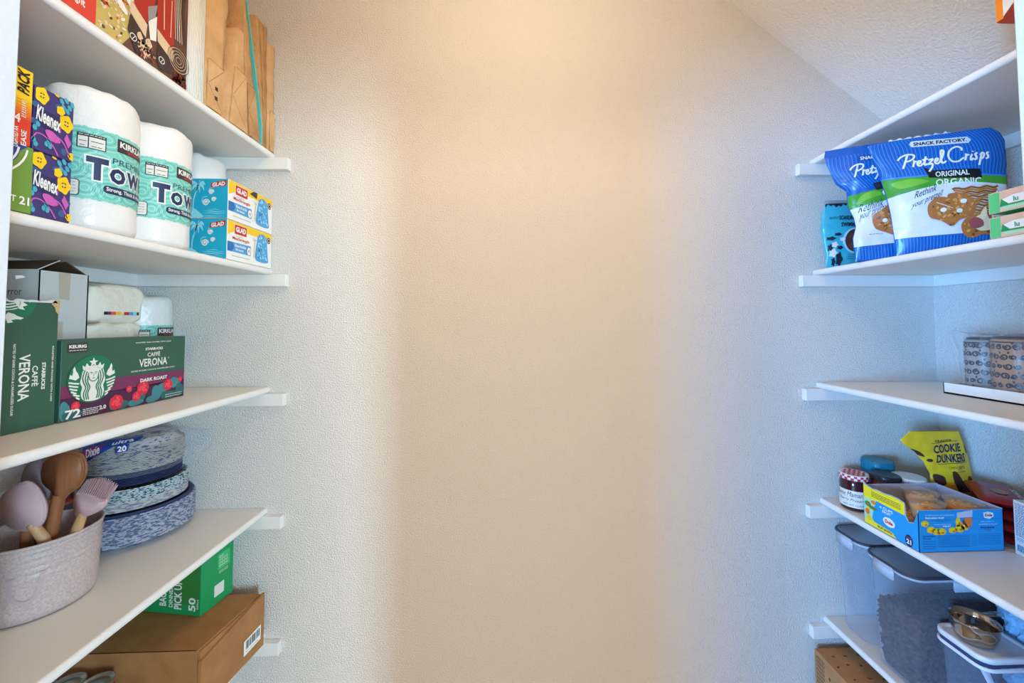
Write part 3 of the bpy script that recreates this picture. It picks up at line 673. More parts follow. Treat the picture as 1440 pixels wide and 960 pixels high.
# white carton behind
M('carton_white', (214, 210, 204), .6); M('carton_face', (150, 148, 146), .6); M('tape', (196, 182, 160), .3)
t = thing('open_carton', (-1.09, -.35, z0), 'tall white carton with open flaps behind the coffee boxes', 'carton')
m = MB(); Y0, Y1, X0, X1, ZT = -.405, -.303, -1.165, -1.02, z0+.316
for lo, hi in (((X0, Y0, z0+.0005), (X1, Y0+.003, ZT)), ((X0, Y1-.003, z0+.0005), (X1, Y1, ZT)), ((X0, Y0, z0+.0005), (X0+.003, Y1, ZT)), ((X1-.003, Y0, z0+.0005), (X1, Y1, ZT)), ((X0, Y0, z0+.0005), (X1, Y1, z0+.004))): m.box(lo, hi, 'carton_white', 0)
P = Panel(m, F_front(Y0, X0, z0)); P.text('mirror', 6.6, 26.2, 11.2, 27.7, 'darkgrey', 2)
m.build('carton_body', t)
m = MB(); P = Panel(m, F_left(X1, Y0, z0)); P.poly([(3.7, 31.5), (6.2, 31.6), (6.1, 25.4), (4.0, 25.6)], 'tape', 1); m.build('tape', t)
m = MB(); P = Panel(m, F_left(X1, Y0, z0)); P.rect(3.0, 16.8, 5.0, 20.5, 'tape', 1); m.build('tape', t)
def flap(pts, mt, nm='flap'):
    m = MB(); pts = [Vector(p) for p in pts]; n = (pts[1]-pts[0]).cross(pts[2]-pts[0]).normalized()*.002
    m.face(pts, mt); m.face([p-n for p in pts][::-1], 'cardboard_in')
    for i in range(len(pts)): j = (i+1) % len(pts); m.face([pts[i], pts[i]-n, pts[j]-n, pts[j]], mt)
    m.build(nm, t)
flap([(X1-.002, Y0, ZT), (X0, Y0, ZT), (X0, Y0+.042, ZT+.024), (X1-.002, Y0+.042, ZT+.026)], 'carton_white')
flap([(X1-.004, Y1, ZT), (X0+.02, Y1, ZT), (X0+.02, Y1-.045, ZT+.022), (X1-.004, Y1-.045, ZT+.026)], 'cardboard_in')

# napkin pack
M('napkin', (244, 232, 212), .65, bump=(38, .006)); MT('film', (250, 250, 252), .12, .08)
t = thing('napkin_pack', (-1.064, -.228, z0), 'tall wrapped pack of white napkins standing behind the long coffee box', 'napkins')
def superbox(m, c, hx, mat, e=.25, amp=.004, fr=22, nu=48, nv=30):
    rows = []
    sp = lambda a, p: math.copysign(abs(a)**p, a)
    for i in range(nv+1):
        v = -PI/2+PI*i/nv; row = []
        for j in range(nu):
            u = 2*PI*j/nu
            q = Vector((sp(math.cos(v), e)*sp(math.cos(u), e)*hx[0], sp(math.cos(v), e)*sp(math.sin(u), e)*hx[1], sp(math.sin(v), e)*hx[2]))
            q = q + Vector(c); q = q + Vector(noise.noise_vector(q*fr))*amp; row.append(q)
        rows.append(row)
    m.grid(rows, mat, True, closed=True)
m = MB(); superbox(m, (-1.064, -.228, 1.558), (.048, .072, .049), 'napkin', .26, .009, 24, 72, 44)
m.build('upper_bundle', t); m = MB(); superbox(m, (-1.064, -.226, 1.487), (.046, .071, .0225), 'napkin', .34, .007, 30, 72, 40); m.build('middle_bundle', t)
m = MB(); superbox(m, (-1.064, -.226, z0+.0805), (.045, .070, .078), 'napkin', .3, .004, 24, 60, 40); m.build('lower_bundle', t)
m = MB(); P = Panel(m, F_left(-1.0125, -.272, 1.53), step=.0004)
for k, (x0, x1, c) in enumerate(((0, .9, 'black'), (.9, 1.9, 'sb_wine'), (1.9, 3.2, 'berry2'), (3.2, 4.8, 'yellow'), (5.6, 7.0, 'red'), (7.0, 8.2, 'glad_blue'), (8.2, 9.2, 'glad_light'), (9.3, 10.0, 'darkgrey'))): P.rect(x0*.93, 0, x1*.93, .8, c, 1)
m.build('printed_stripe', t)
towel((-1.095, -.074), z0+.0005, 'paper towel roll in the back corner behind the napkins', view=-6)

# ---------------------------------------------------------------- fourth left shelf: crock with utensils, plates
z0 = T[3]
M('crock', (204, 182, 176), .35, bump=(260, .0006), mix=((180, 162, 160), 240, 'noise', .35, .65)); M('crock_in', (206, 194, 186), .5)
t = thing('utensil_crock', (-.988, -.412, z0), 'pinkish grey ceramic crock holding kitchen utensils', 'crock')
prof = [(.001, .001), (.076, .001), (.083, .005), (.0865, .015)]
for k in range(30):
    z = .02+.0042*k; r = .087+.004*(z-.02)/.12
    if z > .085: r += .0019*math.sin((z-.085)*2*PI/.012)
    prof.append((r, z))
prof += [(.0935, .1435), (.0945, .147), (.0935, .1495), (.091, .1495), (.0885, .146), (.0855, .10), (.083, .02), (.001, .012)]
m = MB(); m.lathe(prof, (-.988, -.412, z0), 'crock', 96); m.build('body', t)
m = MB(); va = math.radians(-50); P = Panel(m, lambda x, y, o: Vector((-.988+(.0866+.034*y+.0008+o)*math.cos(va+x/.089), -.412+(.0866+.034*y+.0008+o)*math.sin(va+x/.089), z0+y)), fine=.8)
M('crock_mark', (186, 166, 164), .4); P.stroke([(-2.0, 9.5), (-2.2, 6.8), (-1.2, 4.8), (.6, 4.6), (1.6, 6.6), (1.8, 9.6)], .7, 'crock_mark', 1, sm=5); m.build('embossed_mark', t)

M('silicone', (204, 168, 172), .5, bump=(300, .0004)); M('silicone_mauve', (164, 148, 158), .5, bump=(300, .0004))
M('spoon_wood', (158, 98, 62), .45, mix=((128, 78, 48), (120, 20, 6), 'noise', .3, .8)); M('light_wood', (206, 160, 116), .5, mix=((186, 138, 94), (90, 60, 10), 'noise', .35, .7))
def fr_(y, rz=0): return lambda x, z, o: Vector((x, y-o, z))
def spread(pts, n=4): return smooth_curve(pts, n)
# near spatula
t = thing('spatula', (-.96, -.46, z0+.02), 'pale pink silicone spatula in front of the crock group', 'spatula')
m = MB(); m.outline(spread([(-1.018, 1.158), (-1.001, 1.181), (-.971, 1.196), (-.951, 1.187), (-.938, 1.168), (-.930, 1.148), (-.930, 1.126), (-.938, 1.109), (-.956, 1.099), (-.981, 1.101), (-1.000, 1.110), (-1.014, 1.128)]), fr_(-.448), .013, 'silicone', .004, 3); m.build('head', t)
m = MB(); m.tube([(-.955, -.455, 1.112), (-.938, -.450, 1.082), (-.930, -.440, 1.01), (-.945, -.430, .965)], [.0085, .0095, .009, .008], 'light_wood', 12, True); m.build('handle', t)
# rear turner
t = thing('turner', (-1.0, -.40, z0+.02), 'large mauve silicone turner at the back of the crock', 'turner')
m = MB(); m.outline(spread([(-1.043, 1.167), (-1.041, 1.194), (-1.027, 1.215), (-1.0, 1.229), (-.965, 1.238), (-.945, 1.225), (-.945, 1.19), (-.950, 1.16), (-.965, 1.143), (-1.0, 1.135), (-1.03, 1.142)]), fr_(-.395), .007, 'silicone_mauve', .002, 2); m.build('head', t)
m = MB(); m.tube([(-.995, -.398, 1.145), (-1.0, -.40, 1.06), (-1.0, -.405, .955)], .0085, 'spoon_wood', 12); m.build('handle', t)
# wooden spoon
t = thing('wooden_spoon', (-.93, -.42, z0+.02), 'big dark wooden spoon with wide rounded head', 'spoon')
m = MB(); m.outline(spread([(-.954, 1.174), (-.962, 1.184), (-.966, 1.202), (-.962, 1.222), (-.948, 1.237), (-.925, 1.246), (-.905, 1.247), (-.887, 1.239), (-.878, 1.218), (-.880, 1.194), (-.892, 1.173), (-.909, 1.161), (-.922, 1.148), (-.938, 1.149), (-.942, 1.163)]), fr_(-.425), .014, 'spoon_wood', .005, 4); m.build('bowl', t)
m = MB(); m.tube([(-.930, -.432, 1.160), (-.937, -.432, 1.12), (-.946, -.430, 1.07), (-.953, -.425, .97)], [.010, .0105, .0105, .009], 'spoon_wood', 14); m.build('handle', t)
# basting brush
t = thing('basting_brush', (-.87, -.42, z0+.02), 'pink silicone basting brush leaning over the crock rim', 'brush')
m = MB(); m.outline(spread([(-.911, 1.127), (-.911, 1.146), (-.907, 1.158), (-.89, 1.157), (-.872, 1.152), (-.858, 1.145), (-.846, 1.141), (-.855, 1.124), (-.880, 1.111), (-.899, 1.109), (-.907, 1.114)]), fr_(-.414), .012, 'silicone', .003, 3); m.build('ferrule', t)
m = MB()
for r_ in range(3):
    for k in range(15):
        u = k/14; b = Vector((-.905+.057*u, -.4155-.004*r_, 1.155-.013*u)); e = Vector((-.884+.055*u, -.4165-.004*r_+random.uniform(-.001, .001), 1.185-.014*u+.008*math.sin(PI*u)))
        m.tube([b, (b+e)/2, e], .0009, 'silicone', 5, False)
m.build('bristles', t, kind='stuff')
m = MB(); m.tube([(-.893, -.420, 1.118), (-.903, -.420, 1.09), (-.922, -.418, 1.03), (-.94, -.412, .96)], [.0075, .009, .0088, .008], 'light_wood', 12); m.build('handle', t)
t = thing('wooden_paddle', (-1.01, -.43, z0+.02), 'slim wooden utensil standing behind the pink spatula', 'utensil')
m = MB(); m.tube([(-.975, -.445, 1.115), (-.981, -.440, 1.06), (-.99, -.43, .96)], [.0085, .0095, .0085], 'spoon_wood', 12); m.build('handle', t)
m = MB(); m.outline(spread([(-.985, 1.105), (-.965, 1.105), (-.962, 1.128), (-.975, 1.14), (-.988, 1.128)], 3), fr_(-.438), .006, 'spoon_wood', .002, 2); m.build('blade', t)
# little items behind the crock
M('tin_red', (150, 52, 36), .4); M('tin_dark', (48, 46, 50), .4)
t = thing('spice_tin', (-1.06, -.31, z0), 'small tin with dark and red label behind the crock', 'tin')
m = MB(); m.lathe([(.001, .001), (.028, .001), (.029, .004), (.029, .155), (.027, .158), (.001, .159)], (-1.075, -.300, z0), 'tin_red', 32, fm=None); m.build('body', t)
m = MB(); m.lathe([(.0293, .11), (.0296, .112), (.0296, .150), (.0293, .152)], (-1.075, -.300, z0), 'tin_dark', 32); m.build('label_band', t)

# plates
M('plate_blue', (190, 193, 206), .6, mix=((104, 114, 146), (110, 110, 260), 'noise', .46, .56)); M('plate_navy', (58, 72, 116), .5, mix=((40, 50, 92), 60, 'noise', .4, .7))
M('plate_aqua', (214, 222, 222), .6, mix=((50, 100, 124), (120, 120, 240), 'noise', .50, .56)); M('plate_white', (220, 218, 212), .6, mix=((150, 154, 170), (70, 70, 300), 'noise', .45, .6))
M('plate_print', (218, 212, 204), .6, mix=((74, 92, 150), (90, 90, 320), 'noise', .55, .62)); M('plate_top', (222, 214, 202), .55)
pcx, pcy = -1.047, -.1345
def plate(c, z, R, mat, rim, up=1, label='', group='', dome=None, hgt=.020):
    n = 80; m = MB()
    prof = [(.001, 0), (R*.68, 0), (R*.74, .002), (R*.90, hgt*.85), (R*.965, hgt), (R, hgt-.001), (R, hgt-.0022), (R*.965, hgt-.0012), (R*.90, hgt*.85-.0014), (R*.745, .0008), (R*.69, -.0012), (.001, -.0012)]
    prof = [(a, (b+.0012) if up > 0 else (hgt-b)) for a, b in prof]
    rows = []
    for i, (r, zz_) in enumerate(prof):
        rows.append([(c[0]+(r*(1+(.003*math.cos(40*2*PI*k/n) if r > R*.8 else 0)))*math.cos(2*PI*k/n), c[1]+(r*(1+(.003*math.cos(40*2*PI*k/n) if r > R*.8 else 0)))*math.sin(2*PI*k/n), z+zz_) for k in range(n)])
    m.grid(rows, mat, True, closed=True, fm=lambda i, j: (rim if 2 <= i <= 4 else mat))
    o = m.build('paper_plate', base=(c[0], c[1], z), label=label, cat='plate', group=group)
    return o
def stack(N, z, dz, R, mat, rim, up, label, group, c=(pcx, pcy), hgt=.02):
    o = plate(c, z, R, mat, rim, up, label, group, hgt=hgt)
    for k in range(1, N):
        q = o.copy(); COL.objects.link(q); q.location = o.location+Vector((random.uniform(-.0007, .0007), random.uniform(-.0007, .0007), dz*k)); q.rotation_euler.z = random.uniform(0, 6.28)
    return z+dz*(N-1)
ze = stack(21, z0+.0006, .0034, .131, 'plate_blue', 'plate_blue', 1, 'large blue-grey paper plate in the bottom stack on the shelf', 'large blue-grey plates at the bottom')
ze2 = stack(2, ze+.0034, .0034, .1275, 'plate_navy', 'plate_navy', 1, 'large navy paper plate on top of the bottom plate stack', 'large navy plates in the bottom stack')
z2 = ze2+.0048
ze = stack(7, z2, .0034, .113, 'plate_white', 'plate_white', 1, 'plain pale paper plate low in the middle stack', 'plain pale plates in the middle stack')
ze = stack(9, ze+.0034, .0034, .113, 'plate_aqua', 'plate_aqua', 1, 'paper plate with aqua and navy pattern in the middle stack', 'aqua patterned plates in the middle stack')
z3 = ze+.0255
ze = stack(9, z3, .0038, .099, 'plate_navy', 'plate_navy', -1, 'upturned navy paper plate under the wrapped patterned plates', 'upturned navy plates of the top stack')
ze = stack(15, ze+.0040, .0040, .103, 'plate_print', 'plate_print', -1, 'upturned paper plate with blue printed rim in the plastic wrapped top stack', 'upturned printed plates of the top stack')
# bag around the top plates
MT('bag_film', (244, 246, 250), .04, .12, .14)
t = thing('plastic_wrapper', (pcx, pcy, z3), 'clear plastic bag with blue brand label around the top plates', 'wrapper')
m = MB(); n = 72; rows = []; zt = ze+.022
for i, (r, z) in enumerate(((.102, z3+.022), (.108, z3+.03), (.110, z3+.045), (.110, z3+.065), (.109, zt-.014), (.100, zt-.002), (.080, zt+.004), (.05, zt+.006), (.001, zt+.007))):
    row = []
    for k in range(n):
        a = 2*PI*k/n; q = Vector((math.cos(a), math.sin(a), z*9)); rr2 = r*(1+.05*noise.noise(q*3.3)+.02*noise.noise(q*11)) + (.05*max(0, math.cos(a-math.radians(35)))**24 + .012*max(0, math.cos(a-math.radians(215)))**8 if 2 <= i <= 4 else 0)
        z_ = z+.004*noise.noise(q*5)*(1 if 0 < i < 8 else 0)
        x_, y_ = pcx+rr2*math.cos(a), min(pcy+rr2*math.sin(a), -.004)
        row.append((max(x_, XL+.004), y_, min(z_, H[2]-.003)))
    rows.append(row)
m.grid(rows, 'bag_film', True, closed=True); m.build('film', t)
M('lab_blue', (34, 66, 150), .3); M('lab_navy', (30, 40, 96), .3); M('lab_mag', (150, 40, 110), .3)
m = MB()
def fnp(x, y, o):
    """wraps from the side of the plates over onto their top"""
    a = math.radians(-75)+x/.109; s = y
    sh = .030
    if s < sh: return Vector((pcx+(.1135+o)*math.cos(a), pcy+(.1135+o)*math.sin(a), zt-.034+s))
    f = min(1, (s-sh)/.02); r = .1135-.014*f-(max(0, s-sh-.02)); z_ = zt-.004+.012*min(1, (s-sh)/.03)
    return Vector((pcx+r*math.cos(a), pcy+r*math.sin(a), z_+o))
P = Panel(m, fnp, fine=.6, step=.0004)
P.poly([(-6, -1.5), (-3, .5), (1.0, 3.0), (5.2, 4.2), (6.6, 5.6), (7, 8.5), (1, 8.5), (-6, 3)], 'lab_blue', 1)
P.poly([(-6, -1.0), (-1.6, 1.6), (-1.0, 4.4), (-5.6, 2.2)], 'lab_mag', 2); P.poly([(-6, -1.4), (-3.2, .3), (-3.0, 1.2), (-6, .2)], 'lab_navy', 3)
P.text('Dixie', -4.8, 1.0, -1.6, 3.2, 'white', 3, .02, slope=1.4); P.text('ultra', .4, 4.0, 4.6, 5.6, 'white', 3, .02, slope=1.0)
P.poly([(1.4, 1.2), (3.6, 1.6), (3.9, 3.4), (1.7, 3.0)], 'lab_blue', 2); P.text('20', 1.8, 1.6, 3.4, 3.0, 'white', 3, .03)
P.poly([(9.4, 6.6), (12.0, 6.4), (12.4, 8.8), (9.6, 9)], 'lab_mag', 2); P.poly([(10.6, 7.4), (13.6, 7.0), (13.8, 8.9), (10.8, 9)], 'lab_blue', 3)
m.build('printed_label', t)

# ---------------------------------------------------------------- fifth left shelf: brown box, green box, two cans
z0 = T[4]
zb = z0+.148
t = thing('shipping_box', (-.93, -.16, z0), 'large brown cardboard box with lid overhanging the shelf edge', 'box')
M('card_brown', (172, 120, 72), .7, mix=((158, 106, 60), 20, 'noise', .35, .7), bump=(150, .0005))
def shear_(p): return p
xa, xb, ya, yb_ = -1.11, -.742, -.252, -.050
def qx(y): return xb-.028*(yb_-y)/(yb_-ya)
m = MB()
m.hexa([[[(xa, ya, z0+.0006), (xa, ya, zb-.004)], [(xa, yb_, z0+.0006), (xa, yb_, zb-.004)]], [[(qx(ya)-.002, ya, z0+.0006), (qx(ya)-.002, ya, zb-.004)], [(qx(yb_)-.002, yb_, z0+.0006), (qx(yb_)-.002, yb_, zb-.004)]]], 'card_brown')
m.build('carton_body', t)
m = MB()
m.hexa([[[(xa-.002, ya-.003, zb-.004), (xa-.002, ya-.003, zb)], [(xa-.002, yb_, zb-.004), (xa-.002, yb_, zb)]], [[(qx(ya)-.008, ya-.003, zb-.004), (qx(ya)-.008, ya-.003, zb)], [(qx(yb_)-.008, yb_, zb-.004), (qx(yb_)-.008, yb_, zb)]]], 'card_brown')
m.hexa([[[(xa-.002, ya-.0035, zb-.05), (xa-.002, ya-.0035, zb)], [(xa-.002, ya-.0005, zb-.05), (xa-.002, ya-.0005, zb)]], [[(qx(ya)-.010, ya-.0035, zb-.05), (qx(ya)-.010, ya-.0035, zb)], [(qx(ya)-.010, ya-.0005, zb-.05), (qx(ya)-.010, ya-.0005, zb)]]], 'card_brown')
m.build('lid', t)
m = MB()   # side wall tucked outside the lid, its top edge a little lower towards the camera
m.hexa([[[(qx(ya)-.004, ya-.004, z0+.0008), (qx(ya)-.004, ya-.004, zb-.024)], [(qx(yb_)-.004, yb_+.002, z0+.0008), (qx(yb_)-.004, yb_+.002, zb+.003)]], [[(qx(ya)+.002, ya-.004, z0+.0008), (qx(ya)+.004, ya-.004, zb-.024)], [(qx(yb_)+.002, yb_+.002, z0+.0008), (qx(yb_)+.003, yb_+.002, zb+.003)]]], 'card_brown')
m.build('side_flap', t)
m = MB(); P = Panel(m, lambda x, y, o: Vector((qx(ya+x)+.0035+o, ya+x, z0+y)))
P.poly([(12.8, 2.6), (18.9, 2.9), (18.9, 7.0), (12.8, 6.6)], 'white', 1)
rnd = random.Random(8); x = 13.5
while x < 18.2:
    wd = rnd.choice((.1, .16, .26, .36)); P.rect(x, 4.0+(x-13)*.05, x+wd, 6.2+(x-13)*.05, 'black', 2); x += wd+rnd.choice((.1, .16, .22))
P.lines(13.6, 3.1, 18.0, 3.6, 1, 'darkgrey', 2, .12)
m.build('barcode_label', t)
M('bag_green', (20, 150, 84), .45); M('bag_green_d', (52, 130, 58), .45); M('green_light', (60, 186, 112), .45)
t = thing('green_box', (-.95, -.08, zb), 'green box marked 50 standing on the brown box', 'box')
gx, gy, gz = -.858, -.139, zb+.0008
Rm = Matrix.Translation((gx, gy, gz)) @ Matrix.Rotation(math.radians(-9), 4, 'Z') @ Matrix.Translation((-gx, -gy, -gz))
m = MB(); m.box((gx-.24, gy, gz), (gx, gy+.105, gz+.165), 'bag_green', .0008, mx=Rm)
P = Panel(m, lambda x, y, o: Rm @ Vector((gx-.24+x, gy-o, gz+y)))
P.poly([(.2, .3), (23.6, .3), (23.7, 16.3), (.2, 16.3)], 'bag_green', 1); P.poly([(16.5, 2.5), (23.6, 3.5), (23.7, 16.3), (12, 16.3)], 'bag_green_d', 2)
P.text('50', 19.7, 2.0, 23.3, 4.2, 'white', 4, .03, rot=90); P.text('REFILLS', 21.9, 3.0, 24.5, 3.5, 'white', 4, .02, rot=90)
P.text('DINNER', 12.0, 4.2, 17.8, 5.4, 'white', 4, .02, rot=90); P.text('PICK UP', 13.2, 4.2, 21.0, 6.6, 'white', 4, .03, rot=90); P.text('BAGS', 10.2, 3.2, 14.6, 5.4, 'white', 4, .03, rot=90)
P = Panel(m, lambda x, y, o: Rm @ Vector((gx+o, gy+x, gz+y)))
P.stroke([(.4, .4), (3.4, 7.2)], .1, 'bag_green_d', 1); P.stroke([(10.2, 16), (7.8, 9.6)], .1, 'bag_green_d', 1); P.stroke([(3.0, .5), (9, .6)], .12, 'bag_green_d', 1)
P.rrect(5.2, 9.2, 9.2, 13.6, .4, 'green_light', 1)
for k in range(14):
    P.ring(5.9+.75*(k % 4), 10.2+.85*(k//4), .28, .1, 'offwhite', 2, n=6)
P.lines(5.6, 8.0, 8.6, 8.9, 2, 'offwhite', 2, .14, 2)
P.rrect(4.2, 2.2, 7.4, 5.4, .2, 'offwhite', 1)
m.build('carton', t)
M('tin_metal', (190, 190, 192), .3, metal=1)
for k, (x, y, lab) in enumerate(((-1.032, -.306, 'silver rimmed can by the brown box, the one further from the shelf edge'), (-.966, -.306, 'silver rimmed can by the brown box, the one nearer the shelf edge'))):
    t = thing('food_can', (x, y, z0), lab, 'can', 'cans in front of the brown box')
    m = MB(); m.lathe([(.001, .001), (.031, .001), (.032, .004), (.032, .116), (.0325, .118)], (x, y, z0), 'tin_red' if k else 'white', 36); m.build('body', t)
    m = MB(); m.lathe([(.032, .086), (.0335, .088), (.0335, .0915), (.032, .0925), (.030, .0915), (.029, .088), (.022, .0878), (.021, .0885), (.012, .088), (.001, .088)], (x, y, z0+.030), 'tin_metal', 36); m.build('lid', t)

# ================================================================ RIGHT SIDE
XG = 1.007
# ---------------------------------------------------------------- top right shelf: orange box standing on a flat tin
z0 = T[0]
M('or_bright', (250, 146, 32), .45); M('or_red', (206, 70, 40), .45)
t = thing('flat_box', (1.10, -.74, z0), 'low grey box hidden behind the doorway edge, under the orange box', 'box')
m = MB(); m.box((1.06, -.86, z0+.0006), (1.20, -.62, z0+.077), 'grey', .001); P = Panel(m, F_right(1.06, -.62, z0)); P.rect(.5, .5, 23, 7, 'darkgrey', 1); m.build('carton', t)
t = thing('orange_box', (1.10, -.66, z0+.078), 'orange edged white box high on the right behind the doorway', 'box')
m = MB(); zq = z0+.0785
m.box((1.015, -.84, zq), (1.105, -.512, zq+.17), 'or_red', .003, 2)
P = Panel(m, F_right(1.015, -.512, zq)); P.rect(.15, .3, 1.35, 16.6, 'or_bright', 1); P.poly([(1.35, .6), (4.5, 3.6), (32.4, 3.6), (32.4, 16.6), (1.35, 16.6)], 'white', 2)
P = Panel(m, F_top(zq, 1.015, -.84)); 
m.build('carton', t)

# ---------------------------------------------------------------- snack bags
z0 = T[1]
M('pz_blue', (8, 92, 178), .3, coat=.15); M('pz_stripe', (58, 138, 212), .3, coat=.15); M('pz_dark', (16, 66, 150), .28); M('pz_green', (72, 158, 52), .3); M('pz_green2', (118, 188, 60), .3); M('pz_white', (226, 228, 234), .3, coat=.3)
M('pretz', (186, 112, 52), .5); M('pretz_l', (222, 156, 80), .5); M('pretz_d', (126, 68, 32), .5); M('meat', (166, 80, 84), .5); M('cheese', (236, 216, 176), .5); M('script', (20, 30, 50), .5)
class Bag:
    def __init__(s, A, U, Hh, Lf, Rf, bulge, lean=0, seed=0, wr=.0035):
        s.A = Vector(A); s.U = Vector(U).normalized(); s.N = s.U.cross(Vector((0, 0, 1))).normalized(); s.H = Hh
        s.Lf = Lf; s.Rf = Rf; s.b = bulge; s.lean = lean; s.seed = seed; s.wr = wr
    def interp(s, T_, y):
        if y <= T_[0][0]: return T_[0][1]
        for (a, b), (c, d) in zip(T_, T_[1:]):
            if y <= c: return b+(d-b)*(y-a)/(c-a)
        return T_[-1][1]
    def LR(s, y): return s.interp(s.Lf, y*100)/100, s.interp(s.Rf, y*100)/100
    def bul(s, x, y):
        l, r = s.LR(y); u = min(1, max(0, (x-l)/(r-l))); v = min(1, max(0, y/s.H))
        g = (math.sin(PI*u)**.55)*(max(0, math.sin(PI*min(1, v*.96+.03)))**.5)
        q = Vector((x*16, y*16, s.seed))
        return s.b*g + s.wr*g**.3*(noise.noise(q)+.5*noise.noise(q*2.7))
    def fn(s, x, y, o, back=False):
        l, r = s.LR(y); x = min(max(x, l), r)
        b = s.bul(x, y)
        d = (-b*.8 if back else b+o)
        return s.A + s.U*x + Vector((0, 0, y)) + s.N*(d + s.lean*y)
    def mesh(s, m, mat, nu=80, nv=90, fmat=None):
        for back in (False, True):
            rows = []
            for i in range(nv+1):
                y = s.H*i/nv; l, r = s.LR(y); rows.append([s.fn(l+(r-l)*j/nu, y, 0, back) for j in range(nu+1)])
            m.grid(rows, mat, True, flip=back, fm=(lambda i, j: fmat(s.H*100*(i+.5)/nv)) if (fmat and not back) else None)
    def band(s, P, y0, y1, mat, L, n=60, e=.004):
        """y0(u), y1(u) in cm; across the whole width"""
        for k in range(n):
            for q in range(20):
                c = []
                for (uu_, w_) in ((k/n, q/20), ((k+1)/n, q/20), ((k+1)/n, (q+1)/20), (k/n, (q+1)/20)):
                    y = (y0(uu_)*(1-w_)+y1(uu_)*w_)/100; l, r = s.LR(y); u2 = e+(1-2*e)*uu_; c.append(s.fn(l+(r-l)*u2, y, L*P.step))
                P.mb.face(c, mat, True)
def pretzel_art(B, P, xs=0, part=False, hx=1):
    B.band(P, lambda u: .4, lambda u: 3.6+1.2*u if not part else 3.6+u, 'pz_blue', 1)
    B.band(P, lambda u: 4.2+.6*u-(0), lambda u: 16.3-1.8*u*0+.6*math.sin(u*3), 'pz_white', 1)
    B.band(P, lambda u: 15.9+1.4*math.sin(min(1, u*1.7)*1.5)-2.6*u*u, lambda u: 20.4-2.2*u, 'pz_green', 2)
    B.band(P, lambda u: 20.3-2.2*u, lambda u: 20.8-2.2*u, 'pz_stripe', 3)
def pstripes(B, P, y0, y1, n, wob=.6, L=1):
    for k in range(n):
        u = (k+.5)/n; pts = []
        for i in range(13):
            y = y0(u)+(y1(u)-y0(u))*i/12; l, r = B.LR(y/100); pts.append(((l+(r-l)*u)*100+wob*math.sin(i*.6+k*.15)*.5, y))
        P.stroke(pts, .17, 'pz_stripe', L)
def blob(P, pts, m, L): P.poly(smooth_curve(pts, 4), m, L)
def pretzel(P, pts, L, seed=1, holes=()):
    blob(P, pts, 'pretz', L); rnd = random.Random(seed)
    cx = sum(p[0] for p in pts)/len(pts); cy = sum(p[1] for p in pts)/len(pts)
    for k in range(38):
        p = rnd.choice(pts); f = rnd.uniform(.1, .9); x, y = cx+(p[0]-cx)*f, cy+(p[1]-cy)*f
        P.ell(x, y, rnd.uniform(.2, .6), rnd.uniform(.15, .4), rnd.choice(['pretz_l', 'pretz_d', 'pretz_l', 'pretz']), L+1, n=8, rot=rnd.uniform(0, 3))
    for x, y in holes: P.ell(x, y, .6, .55, 'white', L+2, n=12)
SCRIPT = [[(0, 0), (.13, .45), (.27, 1.0)], [(-.28, .72), (-.1, .95), (.25, 1.08), (.62, .98), (.62, .72), (.4, .55), (.15, .52)],
 [(.55, 0), (.64, .42), (.60, .50), (.70, .40), (.80, .44)], [(.80, .2), (.95, .24), (1.0, .38), (.9, .42), (.82, .25), (.87, .04), (1.0, .03), (1.12, .2)],
 [(1.32, .72), (1.2, .2), (1.26, .02), (1.38, .12)], [(1.1, .46), (1.42, .50)], [(1.42, .38), (1.68, .42), (1.44, .06), (1.62, .06), (1.62, -.2), (1.42, -.55)],
 [(1.76, .2), (1.92, .24), (1.97, .38), (1.87, .42), (1.79, .25), (1.83, .04), (1.98, .03), (2.12, .25), (2.32, .85), (2.27, 1.05), (2.17, .9), (2.14, .2), (2.24, .0), (2.42, .12)],
 [(3.36, .82), (3.34, 1.05), (3.05, 1.18), (2.68, .92), (2.56, .45), (2.74, .06), (3.10, .0), (3.42, .25)], [(3.48, .0), (3.56, .42), (3.52, .52), (3.64, .40), (3.74, .46)],
 [(3.90, .45), (3.80, .1), (3.86, 0), (3.98, .14)], [(3.95, .62), (3.98, .68)], [(4.22, .52), (4.08, .42), (4.14, .25), (4.14, .06), (4.0, .02)], [(4.46, .46), (4.26, -.45)], [(4.36, .3), (4.5, .50), (4.6, .36), (4.5, .08), (4.34, .06)], [(4.88, .52), (4.76, .42), (4.82, .25), (4.80, .06), (4.66, .02)]]
def script(P, x, y, sx, sy, m_, L, rise=0, upto=99):
    for i, s_ in enumerate(SCRIPT[:upto]):
        pts = smooth_curve(s_, 6, False) if len(s_) > 2 else [s_[0], ((s_[0][0]+s_[1][0])/2, (s_[0][1]+s_[1][1])/2), s_[1]]
        P.stroke([(x+a*sx, y+b*sy+rise*a*sx) for a, b in pts], .42, m_, L+.05*(i % 4))
